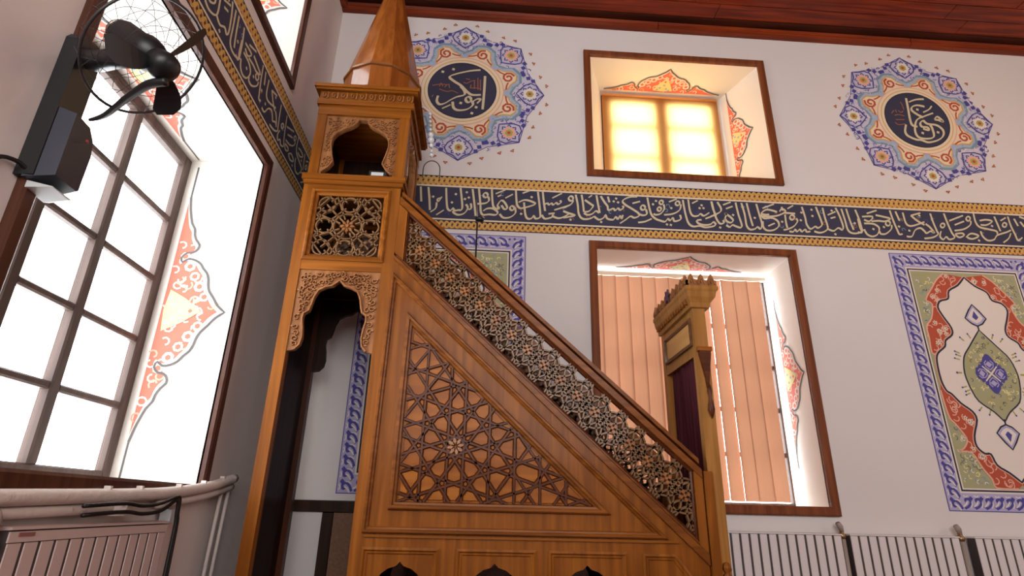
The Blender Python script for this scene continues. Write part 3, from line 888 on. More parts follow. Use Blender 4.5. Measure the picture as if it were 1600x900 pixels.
def scroll(p, a, b, w, flip=1):
    """blue running scroll along a border strip from a to b (centre line)"""
    L = math.hypot(b[0] - a[0], b[1] - a[1])
    ux, uz = (b[0] - a[0]) / L, (b[1] - a[1]) / L
    nx, nz = -uz * flip, ux * flip
    n = max(1, round(L / 0.082))
    st = L / n
    g = lambda s, t: (a[0] + ux * s * st + nx * t * w / 2, a[1] + uz * s * st + nz * t * w / 2)
    for i in range(n):
        p.stroke(cr([g(i - .05, -.85), g(i + .35, -.55), g(i + .62, 0), g(i + .45, .45), g(i + .15, .35), g(i + .22, .05)], 3), 0.017, 'indigo', 2)
        p.poly([g(i + .45, .5), g(i + .75, .2), g(i + .95, .55), g(i + .72, .85)], 'indigo', 2)
        p.stroke([g(i + .75, -.8), g(i + .95, -.35), g(i + 1.0, .1)], 0.010, 'sky', 2)
        p.dia(*g(i + .9, -.6), 0.012, 'indigo', 3)
        p.stroke([g(i + .05, .9), g(i + .3, .72), g(i + .5, .9)], 0.008, 'pale', 3)
        p.stroke([g(i - .15, -.6), g(i + .2, -.2), g(i + .3, .15)], 0.010, 'pale', 3)
        p.stroke([g(i + .55, -.75), g(i + .7, -.3), g(i + .72, .05)], 0.007, 'pale', 3)


FLD, RDT, RDL, MAN = parse(FIELD), parse(RED_TOP), parse(RED_LOW), parse(MANDORLA)


def panel(label, cx, hw, zb, zt):
    CX, W0, ZC = 3.985, 0.60, 1.978
    kx, kz, z0 = hw / W0, (zt - zb) / 2.03, (zt + zb) / 2
    p = Paint(BW)
    M = lambda u, v, s=1: (cx + s * (u - CX) * kx, z0 + (v - ZC) * kz)
    p.rect(cx - hw, cx + hw, zb, zt, 'indigo', 0)
    p.rect(cx - hw + .006, cx + hw - .006, zb + .006, zt - .006, 'lavender', 1)
    bw = 0.125
    iu, i0, i1 = hw - bw, zb + bw + .012, zt - bw - .012
    scroll(p, (cx - hw + bw / 2, zb + .02), (cx - hw + bw / 2, zt - .02), bw * .8)
    scroll(p, (cx + hw - bw / 2, zb + .02), (cx + hw - bw / 2, zt - .02), bw * .8, -1)
    scroll(p, (cx - hw + bw, zb + bw / 2), (cx + hw - bw, zb + bw / 2), bw * .8)
    scroll(p, (cx - hw + bw, zt - bw / 2), (cx + hw - bw, zt - bw / 2), bw * .8, -1)
    p.rect(cx - iu - .012, cx + iu + .012, i0 - .012, i1 + .012, 'pale', 3)
    p.rect(cx - iu, cx + iu, i0, i1, 'ink', 4)
    p.rect(cx - iu + .012, cx + iu - .012, i0 + .012, i1 - .012, 'pale', 5)
    p.rect(cx - iu + .022, cx + iu - .022, i0 + .022, i1 - .022, 'green', 6)
    ic = lambda q: (min(max(q[0], cx - iu + .022), cx + iu - .022), min(max(q[1], i0 + .022), i1 - .022))
    rg = random.Random(12)
    for i in range(1500):
        u, v = rg.uniform(cx - iu + .05, cx + iu - .05), rg.uniform(i0 + .05, i1 - .05)
        a = rg.uniform(0, 6.28)
        if abs(u - cx) < iu * .55 or z0 - .18 < v < z0 + .12:
            continue
        p.stroke([(u + .020 * cos(a + k * .8) * (1 - .15 * k), v + .020 * sin(a + k * .8) * (1 - .15 * k)) for k in range(5)], 0.006, rg.choice(['olive', 'yellow', 'teal', 'pale', 'grey']), 7)
    for s in (-1, 1):
        for rd, sl in ((RDT, FLD[:12]), (RDL, FLD[13:])):
            edge = [M(u, v, s) for u, v in rd]
            band = [ic(q) for q in edge] + [M(u, v, s) for u, v in (sl[::-1])]
            if rd is RDL:
                band = [ic(q) for q in edge] + [M(u, v, s) for u, v in sl[::-1]]
            p.poly(band, 'rust', 8)
            p.stroke([ic(q) for q in cr(edge, 3)], 0.012, 'rose', 9)
            us, vs = [q[0] for q in band], [q[1] for q in band]
            for k in range(150):     # pale scrolls and blossoms on the red band
                m = (rg.uniform(min(us), max(us)), rg.uniform(min(vs), max(vs)))
                if not inside(m, band):
                    continue
                a = rg.uniform(0, 6.28)
                cv = [(m[0] + .030 * cos(a + t * .7) * (1 - .1 * t), m[1] + .030 * sin(a + t * .7) * (1 - .1 * t)) for t in range(6)]
                if all(inside(q, band) for q in cv):
                    p.stroke(cv, 0.008, 'rose', 9)
                    if k % 4 == 0:
                        p.poly([(m[0] + (.022 if i % 2 else .010) * cos(a + i * pi / 5), m[1] + (.022 if i % 2 else .010) * sin(a + i * pi / 5)) for i in range(10)], 'cream', 10)
                        p.dia(m[0], m[1], .006, 'indigo', 11)
    fld = cr([M(CX if i in (0, len(FLD) - 1) else min(u, CX), v, 1) for i, (u, v) in enumerate(FLD)], 3)
    fld = fld + [(2 * cx - u, v) for u, v in fld[-2:0:-1]]
    fld = [ic(q) for q in fld]
    p.poly(fld, 'pale', 11)
    p.stroke(fld, 0.030, 'rose', 10, True)
    p.stroke(fld, 0.015, 'ink', 12, True)
    mn = cr([M(CX if i in (0, len(MAN) - 1) else min(u, CX - .005), v) for i, (u, v) in enumerate(MAN)], 3)
    mn = mn + [(2 * cx - u, v) for u, v in mn[-2:0:-1]]
    p.poly(mn, 'green', 13)
    p.stroke(mn, 0.011, 'ink', 14, True)
    mc = (cx, z0)
    for i in range(260):
        a = i * 2.399
        q = (cx + rg.uniform(-.2, .2) * kx, z0 + rg.uniform(-.34, .34) * kz)
        if not inside(q, mn) or not inside((q[0] + (q[0] - cx) * .12, q[1] + (q[1] - z0) * .12), mn):
            continue
        p.stroke([(q[0] + .018 * cos(a + t) * (1 - .18 * t), q[1] + .018 * sin(a + t) * (1 - .18 * t)) for t in range(5)], 0.006, ('olive', 'yellow', 'grey')[i % 3], 14)
    for k in range(4):           # blue four-petalled flower
        a = pi / 2 + k * pi / 2
        L = .16 if k % 2 == 0 else .13
        e = lambda r, t: (cx + r * cos(a) - t * sin(a), z0 + r * sin(a) + t * cos(a))
        p.poly([e(.012, 0), e(.035, .020), e(.055, .060), e(.085, .072), e(.098, .050), e(.118, .044), e(L * .95, .018), e(L, .0), e(L * .95, -.018), e(.118, -.044), e(.098, -.050), e(.085, -.072), e(.055, -.060), e(.035, -.020)], 'indigo', 15)
        p.stroke([e(.03, .0), e(.055, .030), e(.085, .036), e(.105, .016)], 0.008, 'lavender', 17)
        p.stroke([e(.03, .0), e(.055, -.030), e(.085, -.036), e(.105, -.016)], 0.008, 'lavender', 17)
        p.poly([e(.05, 0), e(.075, .03), e(.10, 0), e(.075, -.03)], 'lavender', 16)
        p.stroke([e(0, 0), e(.06, .06)], 0.010, 'pale', 16)
    for s in (-1, 1):
        dr = [(0, .0), (.045, -.055), (.088, -.12), (.045, -.165), (0, -.185), (-.045, -.165), (-.088, -.12), (-.045, -.055)]
        zt0 = z0 + s * .575 * kz
        d2 = [(cx + u * kx, zt0 + s * v * kz) for u, v in dr]
        p.poly(d2, 'lavender', 13)
        p.poly([(cx + u * kx * .72, zt0 + s * (-.1 + (v + .1) * .72) * kz) for u, v in dr], 'pale', 14)
        p.poly([(cx, zt0 - s * .055 * kz), (cx + .026, zt0 - s * .11 * kz), (cx, zt0 - s * .135 * kz), (cx - .026, zt0 - s * .11 * kz)], 'indigo', 15)
        p.stroke(d2, 0.012, 'ink', 15, True)
        p.stroke([(cx, z0 + s * .395 * kz), (cx, z0 + s * .35 * kz)], 0.012, 'ink', 15)
        for k in range(6):       # rays round the mandorla
            f = .12 + k * .14
            uu, vv = mn[int(len(mn) // 2 * f)]
            for q in ((uu, vv), (2 * cx - uu, vv)):
                qq = (q[0], q[1] if s > 0 else 2 * z0 - q[1])
                dx, dz = qq[0] - cx, (qq[1] - z0) * .55
                l = math.hypot(dx, dz)
                p.stroke([(qq[0] + dx / l * .022, qq[1] + dz / l * .022), (qq[0] + dx / l * .055, qq[1] + dz / l * .055)], 0.010, 'olive', 14)
                p.dia(qq[0] + dx / l * .062, qq[1] + dz / l * .062, .009, 'indigo', 14)
    return p.done('arabesque_painting', label, 'wall painting')


panel('tall framed red and green arabesque panel at the right edge', 3.985, 0.602, 0.962, 2.992)
panel('tall blue-bordered arabesque panel mostly hidden behind the pulpit stairs', -0.318, 0.637, 0.978, 2.985)

# half-palmette ornaments on the window reveals --------------------
HALF = [(0, 1), (.05, .87), (.11, .78), (.17, .68), (.22, .64), (.27, .62), (.32, .58), (.36, .50), (.40, .44), (.43, .34), (.44, .22), (.41, .13),
        (.45, .10), (.49, .17), (.50, .27), (.53, .33), (.57, .34), (.61, .27), (.66, .22), (.71, .20), (.76, .13), (.83, .08), (.90, .04), (1.0, .0)]


def ornament(label, O, S, H, half, height, line=0.0):
    O, S, H = Vector(O), Vector(S).normalized(), Vector(H).normalized()
    N = S.cross(H).normalized()
    if N.dot(Vector((0, 0.5, 2.0)) - O) < 0:
        N = -N
    p = Paint(lambda u, v, d: tuple(O + S * u + H * v + N * d))
    hp = cr(HALF, 2)
    pts = [(-s * half, h * height) for s, h in hp[::-1]] + [(s * half, h * height) for s, h in hp[1:]]
    p.poly(pts, 'pale', 0)
    p.stroke(pts, 0.013, 'grey', 4)
    if line:
        for s in (-1, 1):
            p.stroke([(s * half, 0.0), (s * (half + line), 0.0)], 0.010, 'grey', 2)
    rg = random.Random(4)
    red = [(u * .955, (v - .02 * height) * .90) for u, v in pts]
    p.poly(red, 'coral', 1)
    for i in range(150):          # pale scrolls and petals over the red
        u, v = rg.uniform(-half, half), rg.uniform(0, height)
        if not inside((u, v), red):
            continue
        a = rg.uniform(0, 6.28)
        k = min(half, height) * .085
        p.stroke([(u + k * cos(a + t * .75) * (1 - .1 * t), v + k * sin(a + t * .75) * (1 - .1 * t)) for t in range(6)], 0.010, rg.choice(['pale', 'pale', 'rose', 'cream']), 2)
    for s in (-1, 1):
        for k in range(5):
            c = (s * half * (.12 + .085 * k), height * (.62 - .115 * k))
            p.poly(circ(c[0], c[1], .03 + .004 * (k % 2), 7, k), 'pale', 2)
            p.poly(circ(c[0], c[1], .017, 6, k), 'coral', 3)
    p.poly([(0, .62 * height), (.10 * half, .34 * height), (.17 * half, .06 * height), (0, .02 * height), (-.17 * half, .06 * height), (-.10 * half, .34 * height)], 'yellow', 5)
    for u, v in ((0, .3), (.05, .15), (-.06, .18), (.1, .08), (-.1, .1), (0, .45)):
        p.dia(u * half, v * height, .014, 'sky' if v < .4 else 'coral', 6)
    return p.done('reveal_ornament', label, 'wall painting')


ornament('red palmette painted on the jamb of lower left window', (-1.85, 3.24, 1.93), (0, 0, 1), (1, 0, 0), 0.74, 0.35, 0.22)
ornament('red palmette painted under the head of lower left window', (-1.85, 2.46, 2.935), (0, 1, 0), (1, 0, 0), 0.56, 0.33, 0.2)
_jn = Vector((0.45, 0.19, 0))
ornament('red palmette painted on the jamb of upper left window', Vector((-1.86, 3.162, 4.32)), (0, 0, 1), _jn, 0.46, 0.34, 0.1)
ornament('red palmette painted under the head of upper back window', (1.70, 4.585, 4.876), (1, 0, 0), (0, -1, 0.067), 0.59, 0.30, 0.0)
ornament('red palmette painted on the jamb of upper back window', Vector((2.355, 4.56, 4.30)), (0, 0, 1), (0.418, -1, 0), 0.50, 0.25, 0.1)
ornament('red palmette painted under the head of lower back window', (1.70, 4.55, 2.906), (1, 0, 0), (0, -1, 0), 0.56, 0.29, 0.0)
ornament('red palmette painted on the jamb of lower back window', (2.506, 4.53, 1.95), (0, 0, 1), (0, -1, 0), 0.60, 0.29, 0.1)

# ================================================================== pulpit (minbar)
Y1, Y2 = 3.30, 3.91


def NF(u, v, d):
    return (u, Y1 - d, v)


def FF(u, v, d):
    return (u, Y2 + d, v)


def RC(u0, u1, v0, v1):
    return [(u0, v0), (u1, v0), (u1, v1), (u0, v1)]


minbar = thing('pulpit', 'carved honey-coloured wooden pulpit with pointed spire tower and lattice staircase', 'pulpit', (-0.1, 3.605, 0))
MOULD = [(0, 0), (0, .016), (.006, .022), (.014, .022), (.020, .012), (.028, .010), (.034, 0)]


def part(name, mb, m, parent=minbar, smooth=False, **k):
    return obj(name, mb, m, parent, smooth, **k)


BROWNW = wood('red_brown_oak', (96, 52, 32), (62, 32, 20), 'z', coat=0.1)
TX0, TX1 = -1.20, -0.565          # tower, left and right
# posts of the tower, full height up to the ledge
for x0, x1, y0, y1 in ((TX0, -1.137, Y1, Y1 + .06), (-.643, -.575, Y1, Y1 + .06), (TX0, -1.137, Y2 - .06, Y2), (-.643, -.575, Y2 - .06, Y2)):
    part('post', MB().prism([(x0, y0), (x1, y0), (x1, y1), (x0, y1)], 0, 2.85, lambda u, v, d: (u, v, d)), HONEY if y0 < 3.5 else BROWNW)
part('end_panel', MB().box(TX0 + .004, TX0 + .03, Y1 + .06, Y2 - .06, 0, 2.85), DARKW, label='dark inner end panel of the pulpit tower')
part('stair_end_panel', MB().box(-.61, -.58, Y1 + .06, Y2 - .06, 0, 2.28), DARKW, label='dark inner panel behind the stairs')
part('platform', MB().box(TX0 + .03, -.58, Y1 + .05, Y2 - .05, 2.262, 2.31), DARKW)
mb = MB()
mb.prism(RC(TX0 - .012, TX1 + .015, Y1 - .032, Y2 + .032), 2.872, 2.912, lambda u, v, d: (u, v, d))
mb.prism(RC(TX0 - .002, TX1 + .004, Y1 - .02, Y2 + .02), 2.846, 2.872, lambda u, v, d: (u, v, d))
part('ledge', mb, HONEY_X)


def curls(poly, n, seed, r=0.02, w=0.008, d=0.012, fn=NF, m=CARVE, name='carving', parent=None):
    """raised leafy scrollwork filling a flat shape"""
    rg = random.Random(seed)
    mb = MB()
    us, vs = [p[0] for p in poly], [p[1] for p in poly]
    got, tries = [], 0
    while len(got) < n and tries < n * 60:
        tries += 1
        c = (rg.uniform(min(us), max(us)), rg.uniform(min(vs), max(vs)))
        if not all(inside((c[0] + r * cos(k), c[1] + r * sin(k)), poly) for k in (0, 1.57, 3.14, 4.71)) or any(math.hypot(c[0] - g[0], c[1] - g[1]) < r * 1.5 for g in got):
            continue
        got.append(c)
        a, sg = rg.uniform(0, 6.28), rg.choice((-1, 1))
        mb.ribbon([(c[0] + r * (1 - .09 * t) * cos(a + sg * t * .75), c[1] + r * (1 - .09 * t) * sin(a + sg * t * .75)) for t in range(9)], w, d, fn, 0, False, 0.0)
        q = (c[0] + r * 1.1 * cos(a - sg * .6), c[1] + r * 1.1 * sin(a - sg * .6))
        if inside(q, poly):
            mb.prism([(q[0] + r * .55 * cos(a + k * 1.2566 + .4), q[1] + r * .38 * sin(a + k * 1.2566 + .4)) for k in range(5)], 0, d * .8, fn, 0)
    return obj(name, mb, m, parent or minbar, kind='stuff')


# lower arch valances ------------------------------------------------
AL = [(-.885, 2.184), (-.925, 2.150), (-.965, 2.140), (-1.005, 2.116), (-1.026, 2.07), (-1.036, 2.02), (-1.045, 1.985), (-1.072, 1.966), (-1.076, 1.93), (-1.066, 1.88), (-1.060, 1.82), (-1.068, 1.775), (-1.095, 1.745), (-1.137, 1.736)]
CXA = -.888
arch = AL[::-1] + [(2 * CXA - u, v) for u, v in AL[1:]]
arch = [(max(-1.137, min(-.643, u)), v) for u, v in arch]
val = arch + [(-.643, 2.25), (-1.137, 2.25)]
for fn, nm in ((NF, 0), (FF, 1)):
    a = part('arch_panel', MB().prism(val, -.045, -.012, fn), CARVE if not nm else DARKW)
    if not nm:
        mbe = MB()
        mbe.ribbon(offset(arch[::-1] + [], 0)[1:-1], 0.014, 0.004, fn, 0, False, -0.012)
        part('arch_edge', mbe, CARVE, a)
        curls(offset(val, .010), 110, 21, .018, .008, .003, lambda u, v, d: NF(u, v, d - .012 + d * 4), CARVE, 'carving', a)
    mb = MB().prism(RC(-1.137, -.643, 2.25, 2.316), -.05, -.002, fn)
    part('rail', mb, HONEY_X)

# tower lattice window ----------------------------------------------


def fret_poly(poly, strokes, w, d, d0, fn, m, parent, name='fretwork'):
    mb = MB()
    for st in strokes:
        for r in runs(st, poly):
            mb.ribbon(r[::1], w, d, fn, 0, False, d0)
    return obj(name, mb, m, parent)


def tower_fret(fn, parent):
    u0, u1, v0, v1 = -1.095, -.682, 2.346, 2.768
    poly = RC(u0, u1, v0, v1)
    cx, cz = (u0 + u1) / 2, (v0 + v1) / 2
    S = []
    px, pz = .145, .152
    for i in (-1, 0, 1):
        for j in (-1, 0, 1):
            r = .052 if (i or j) else .088
            S.append([*circ(cx + i * px, cz + j * pz, r, 22), (cx + i * px + r, cz + j * pz)])
    for i in (-1, 1):
        for j in (-1, 1):
            c = (cx + i * px / 2, cz + j * pz / 2)
            if True:
                S.append([(c[0] - .075, c[1] - .075 * j * i), (c[0] + .075, c[1] + .075 * j * i)])
                S.append([(c[0] - .05, c[1] + .05 * j * i), (c[0] + .05, c[1] - .05 * j * i)])
    for i in (-1.5, 1.5):
        for j in (-.5, .5):
            for g in (-1, 1):
                S.append([(cx + i * px * .93 - .04, cz + j * pz - .05 * g), (cx + i * px * .93 + .04, cz + j * pz + .05 * g)])
                S.append([(cx + j * px - .05 * g, cz + i * pz * .93 - .04), (cx + j * px + .05 * g, cz + i * pz * .93 + .04)])
    for k in range(4):
        a = k * pi / 4 + pi / 8
        S.append([(cx + .30 * cos(a), cz + .30 * sin(a)), (cx + .05 * cos(a), cz + .05 * sin(a))])
        S.append([(cx - .30 * cos(a), cz - .30 * sin(a)), (cx - .05 * cos(a), cz - .05 * sin(a))])
    for sx in (-1, 1):
        for k in (-1, 1):
            S.append([(cx + sx * .22, cz + k * .02), (cx + sx * .02, cz + k * .22)])
            S.append([(cx + sx * .22, cz + k * .10), (cx + sx * .12, cz + k * .22)])
    f = fret_poly(poly, S, .013, -.006, -.026, fn, FRET, parent)
    mb = MB()
    for k in range(8):
        a = k * pi / 4
        e = lambda r, t: (cx + r * cos(a) - t * sin(a), cz + r * sin(a) + t * cos(a))
        mb.prism([e(.006, 0), e(.03, .013), e(.052, 0), e(.03, -.013)], -.02, -.002, fn, 0, .003)
    mb.prism(circ(cx, cz, .014, 8), -.02, .003, fn, 0, .003)
    obj('rosette', mb, CARVE, parent)


for fn, nm in ((NF, 0), (FF, 1)):
    fo = [(-1.139, 2.314), (-.636, 2.312), (-.637, 2.821), (-1.139, 2.815)]
    mb = MB().frame(fo, [(0, -.03), (0, .008), (.010, .014), (.020, .012), (.028, -.004), (.042, -.010), (.042, -.03)], fn)
    fr = part('lattice_frame', mb, HONEY_X)
    tower_fret(fn, fr)
    part('rail', MB().prism(RC(-1.137, -.643, 2.815, 2.848), -.05, 0, fn), HONEY_X)
part('parapet_backing', MB().box(TX0 + .03, TX0 + .045, Y1 + .06, Y2 - .06, 2.31, 2.85), DARKW)

# upper pavilion ------------------------------------------------------
for x0, x1, y0, y1 in ((-1.19, -1.128, Y1, Y1 + .06), (-.632, TX1, Y1, Y1 + .06), (-1.19, -1.128, Y2 - .06, Y2), (-.632, TX1, Y2 - .06, Y2)):
    part('pavilion_post', MB().prism(RC(x0, x1, y0, y1), 2.912, 3.40, lambda u, v, d: (u, v, d)), HONEY)
UL = [(-.865, 3.375), (-.908, 3.372), (-.918, 3.345), (-.945, 3.318), (-1.00, 3.29), (-1.045, 3.255), (-1.068, 3.215), (-1.072, 3.16), (-1.060, 3.10), (-1.042, 3.03), (-1.07, 2.985), (-1.112, 2.944), (-1.128, 2.912)]
CU = -.88


def pav_arch(fn, c, half):
    k = half / .248
    L = [(c + (u - CU) * k, v) for u, v in UL[1:]]
    a = L[::-1] + [(2 * c - u, v) for u, v in L]
    return a, a + [(c + half, 3.40), (c - half, 3.40)]


SF = lambda u, v, d: (TX1 + d, u, v)
for fn, c, half, solid in ((NF, CU, .248, 0), (SF, 3.605, .245, 0), (FF, CU, .248, 1)):
    if solid:
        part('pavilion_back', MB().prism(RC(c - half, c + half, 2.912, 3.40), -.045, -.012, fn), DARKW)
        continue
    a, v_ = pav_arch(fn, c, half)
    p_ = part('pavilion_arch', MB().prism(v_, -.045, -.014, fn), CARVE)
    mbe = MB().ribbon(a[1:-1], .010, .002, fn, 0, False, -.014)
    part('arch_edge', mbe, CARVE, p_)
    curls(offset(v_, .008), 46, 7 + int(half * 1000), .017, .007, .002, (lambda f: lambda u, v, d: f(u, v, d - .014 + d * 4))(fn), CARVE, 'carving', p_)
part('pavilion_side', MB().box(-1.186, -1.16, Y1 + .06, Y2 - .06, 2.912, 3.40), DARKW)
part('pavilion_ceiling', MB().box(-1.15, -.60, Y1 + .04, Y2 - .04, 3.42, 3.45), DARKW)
FN0 = lambda u, v, d: (u, v, d)
part('beam', MB().prism(RC(-1.192, TX1 + .002, Y1 - .002, Y2 + .002), 3.40, 3.485, FN0), HONEY_X)
mb = MB()
mb.prism(RC(-1.205, -.545, 3.284, 3.926), 3.478, 3.520, FN0)
mb.prism(RC(-1.195, -.556, 3.294, 3.916), 3.520, 3.588, FN0)
mb.prism(RC(-1.222, -.522, 3.268, 3.942), 3.588, 3.606, FN0)
mb.prism(RC(-1.232, -.512, 3.258, 3.952), 3.606, 3.632, FN0)
cor = part('cornice', mb, HONEY_X)
FZ = lambda u, v, d: (u, 3.294 - d, v)
for i in range(10):
    u = -1.165 + i * .0645
    mb = MB()
    mb.ribbon([(u + .012 * cos(t * .8 + 1.2) * (1 - .05 * t), 3.556 + .018 * sin(t * .8 + 1.2)) for t in range(8)], .009, .009, FZ, 0, False, 0)
    mb.prism([(u + .018, 3.526), (u + .030, 3.53), (u + .033, 3.58), (u + .022, 3.583), (u + .026, 3.555)], 0, .008, FZ)
    obj('frieze_motif', mb, CARVE, cor)
# drum, band and spire: twelve-sided
GLOSSY = wood('varnished_spire_oak', (170, 100, 42), (122, 66, 24), 'z', rough=0.3, coat=0.6)
PC, PH = (-.845, 3.615, 0), radians(-69)
part('drum', MB().lathe([(.305, 3.625), (.292, 3.70), (.286, 3.885)], PC, 12, 0, PH), GLOSSY)
part('drum_band', MB().lathe([(.286, 3.880), (.300, 3.885), (.300, 3.900), (.290, 3.905), (.290, 3.913), (.284, 3.918)], PC, 12, 0, PH), wood('band_oak', (150, 96, 50), (118, 72, 36), 'x'))
part('spire', MB().lathe([(.284, 3.915), (.018, 5.10)], PC, 12, 0, PH), GLOSSY)
part('finial', MB().lathe([(.018, 5.10), (.03, 5.13), (.016, 5.16), (.024, 5.18), (.004, 5.235)], PC, 10), BRASS, smooth=True)

# side of the stairs ------------------------------------------------
SL = -.9096
zb_ = lambda x: 2.289 + SL * (x + .471)
zt_ = lambda x: 2.664 - .9016 * (x + .5)
AR = [(.13, 0), (.13, .44), (.122, .50), (.112, .55), (.095, .58), (.06, .605), (.02, .617)]
outl = [(-.575, 0)]
for c in (-.378, .112, .600):
    outl += [(c - u, v) for u, v in AR] + [(c, .638)] + [(c + u, v) for u, v in AR[::-1]]
outl += [(1.255, 0), (1.255, .70), (-.575, 2.36)]
for fn, nm in ((NF, 0), (FF, 1)):
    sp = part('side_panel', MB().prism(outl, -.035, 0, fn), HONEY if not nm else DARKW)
    if nm:
        continue
    tri_o = [(-.590, .772), (1.040, .772), (-.572, 2.252)]
    tf = part('triangle_frame', MB().frame(tri_o, MOULD, fn), HONEY_D)
    tri_i = [(-.466, .888), (.735, .888), (-.460, 1.998)]
    ip = part('inlay_frame', MB().frame(tri_i, [(0, 0), (0, .016), (.008, .024), (.020, .024), (.026, .014), (.036, .012), (.042, .0)], fn), HONEY_D)
    # strapwork star pattern with raised inlay pieces
    tri = [(-.420, .930), (.626, .930), (-.418, 1.897)]
    c0 = (-.124, 1.221)
    cells, lines = [tri], []
    for k in range(5):
        a = k * pi / 5
        nx, ny = cos(a), sin(a)
        for o in (.044, .186, .328, .470, .612, .754):
            for s in (-1, 1):
                q = (c0[0] + nx * o * s, c0[1] + ny * o * s)
                sg = [(q[0] - ny * 2, q[1] + nx * 2), (q[0] + ny * 2, q[1] - nx * 2)]
                # clip the line to the triangle
                t0, t1 = 0.0, 1.0
                P0, D = sg[0], (sg[1][0] - sg[0][0], sg[1][1] - sg[0][1])
                ok = True
                for i in range(3):
                    A, B = tri[i], tri[(i + 1) % 3]
                    ex, ey = -(B[1] - A[1]), B[0] - A[0]
                    f0 = (P0[0] - A[0]) * ex + (P0[1] - A[1]) * ey
                    fd = D[0] * ex + D[1] * ey
                    if abs(fd) < 1e-9:
                        ok = ok and f0 >= 0
                    elif fd > 0:
                        t0 = max(t0, -f0 / fd)
                    else:
                        t1 = min(t1, -f0 / fd)
                if not ok or t1 - t0 < .01:
                    continue
                lines.append(((P0[0] + D[0] * t0, P0[1] + D[1] * t0), (P0[0] + D[0] * t1, P0[1] + D[1] * t1)))
                new = []
                for c in cells:
                    for g in (1, -1):
                        h = clip(c, q[0], q[1], nx * g, ny * g)
                        if len(h) > 2 and abs(area2(h)) > 1e-6:
                            new.append(h)
                cells = new
    for c in cells:
        q = shrink(c, .0085)
        if len(q) < 3 or abs(area2(q)) < 1.6e-4:
            continue
        q2 = shrink(q, .004)
        mb = MB()
        if len(q2) == len(q):
            mb.add([fn(u, v, 0) for u, v in q] + [fn(u, v, .007) for u, v in (q2 if area2(q) > 0 else q2)],
                   [tuple(range(len(q), 2 * len(q)))] + [(i, (i + 1) % len(q), len(q) + (i + 1) % len(q), len(q) + i) for i in range(len(q))])
        else:
            mb.prism(q, 0, .007, fn)
        obj('inlay_piece', mb, AMBER, ip)
    mb = MB()
    for i, (a, b) in enumerate(lines):
        mb.ribbon([a, b], .017, .0125 + .0006 * (i % 5), fn, 0, False, 0)
    obj('strapwork', mb, STRAP, ip)
    mb = MB()
    for k in range(8):
        a = k * pi / 4 + .2
        e = lambda r, t: (c0[0] + r * cos(a) - t * sin(a), c0[1] + r * sin(a) + t * cos(a))
        mb.prism([e(.004, 0), e(.026, .013), e(.044, .009), e(.052, 0), e(.044, -.009), e(.026, -.013)], .010, .026, fn, 0, .004)
    obj('star_boss', mb, CARVE, ip)
    # base: string moulding and arched panels
    part('string_moulding', MB().prism(RC(-.575, 1.10, .752, .764), 0, .010, fn), HONEY_X)
    for a, b in ((-.580, -.178), (-.092, .330), (.392, .814)):
        part('base_panel_frame', MB().frame(RC(a, b, .04, .705), [(0, 0), (0, .010), (.012, .014), (.020, .006), (.028, .006), (.034, 0)], fn), HONEY)
    part('base_panel_frame', MB().frame([(.895, .04), (1.215, .04), (1.215, .52), (1.075, .70), (.895, .70)], [(0, 0), (0, .010), (.012, .014), (.020, .006), (.028, .006), (.034, 0)], fn), HONEY)

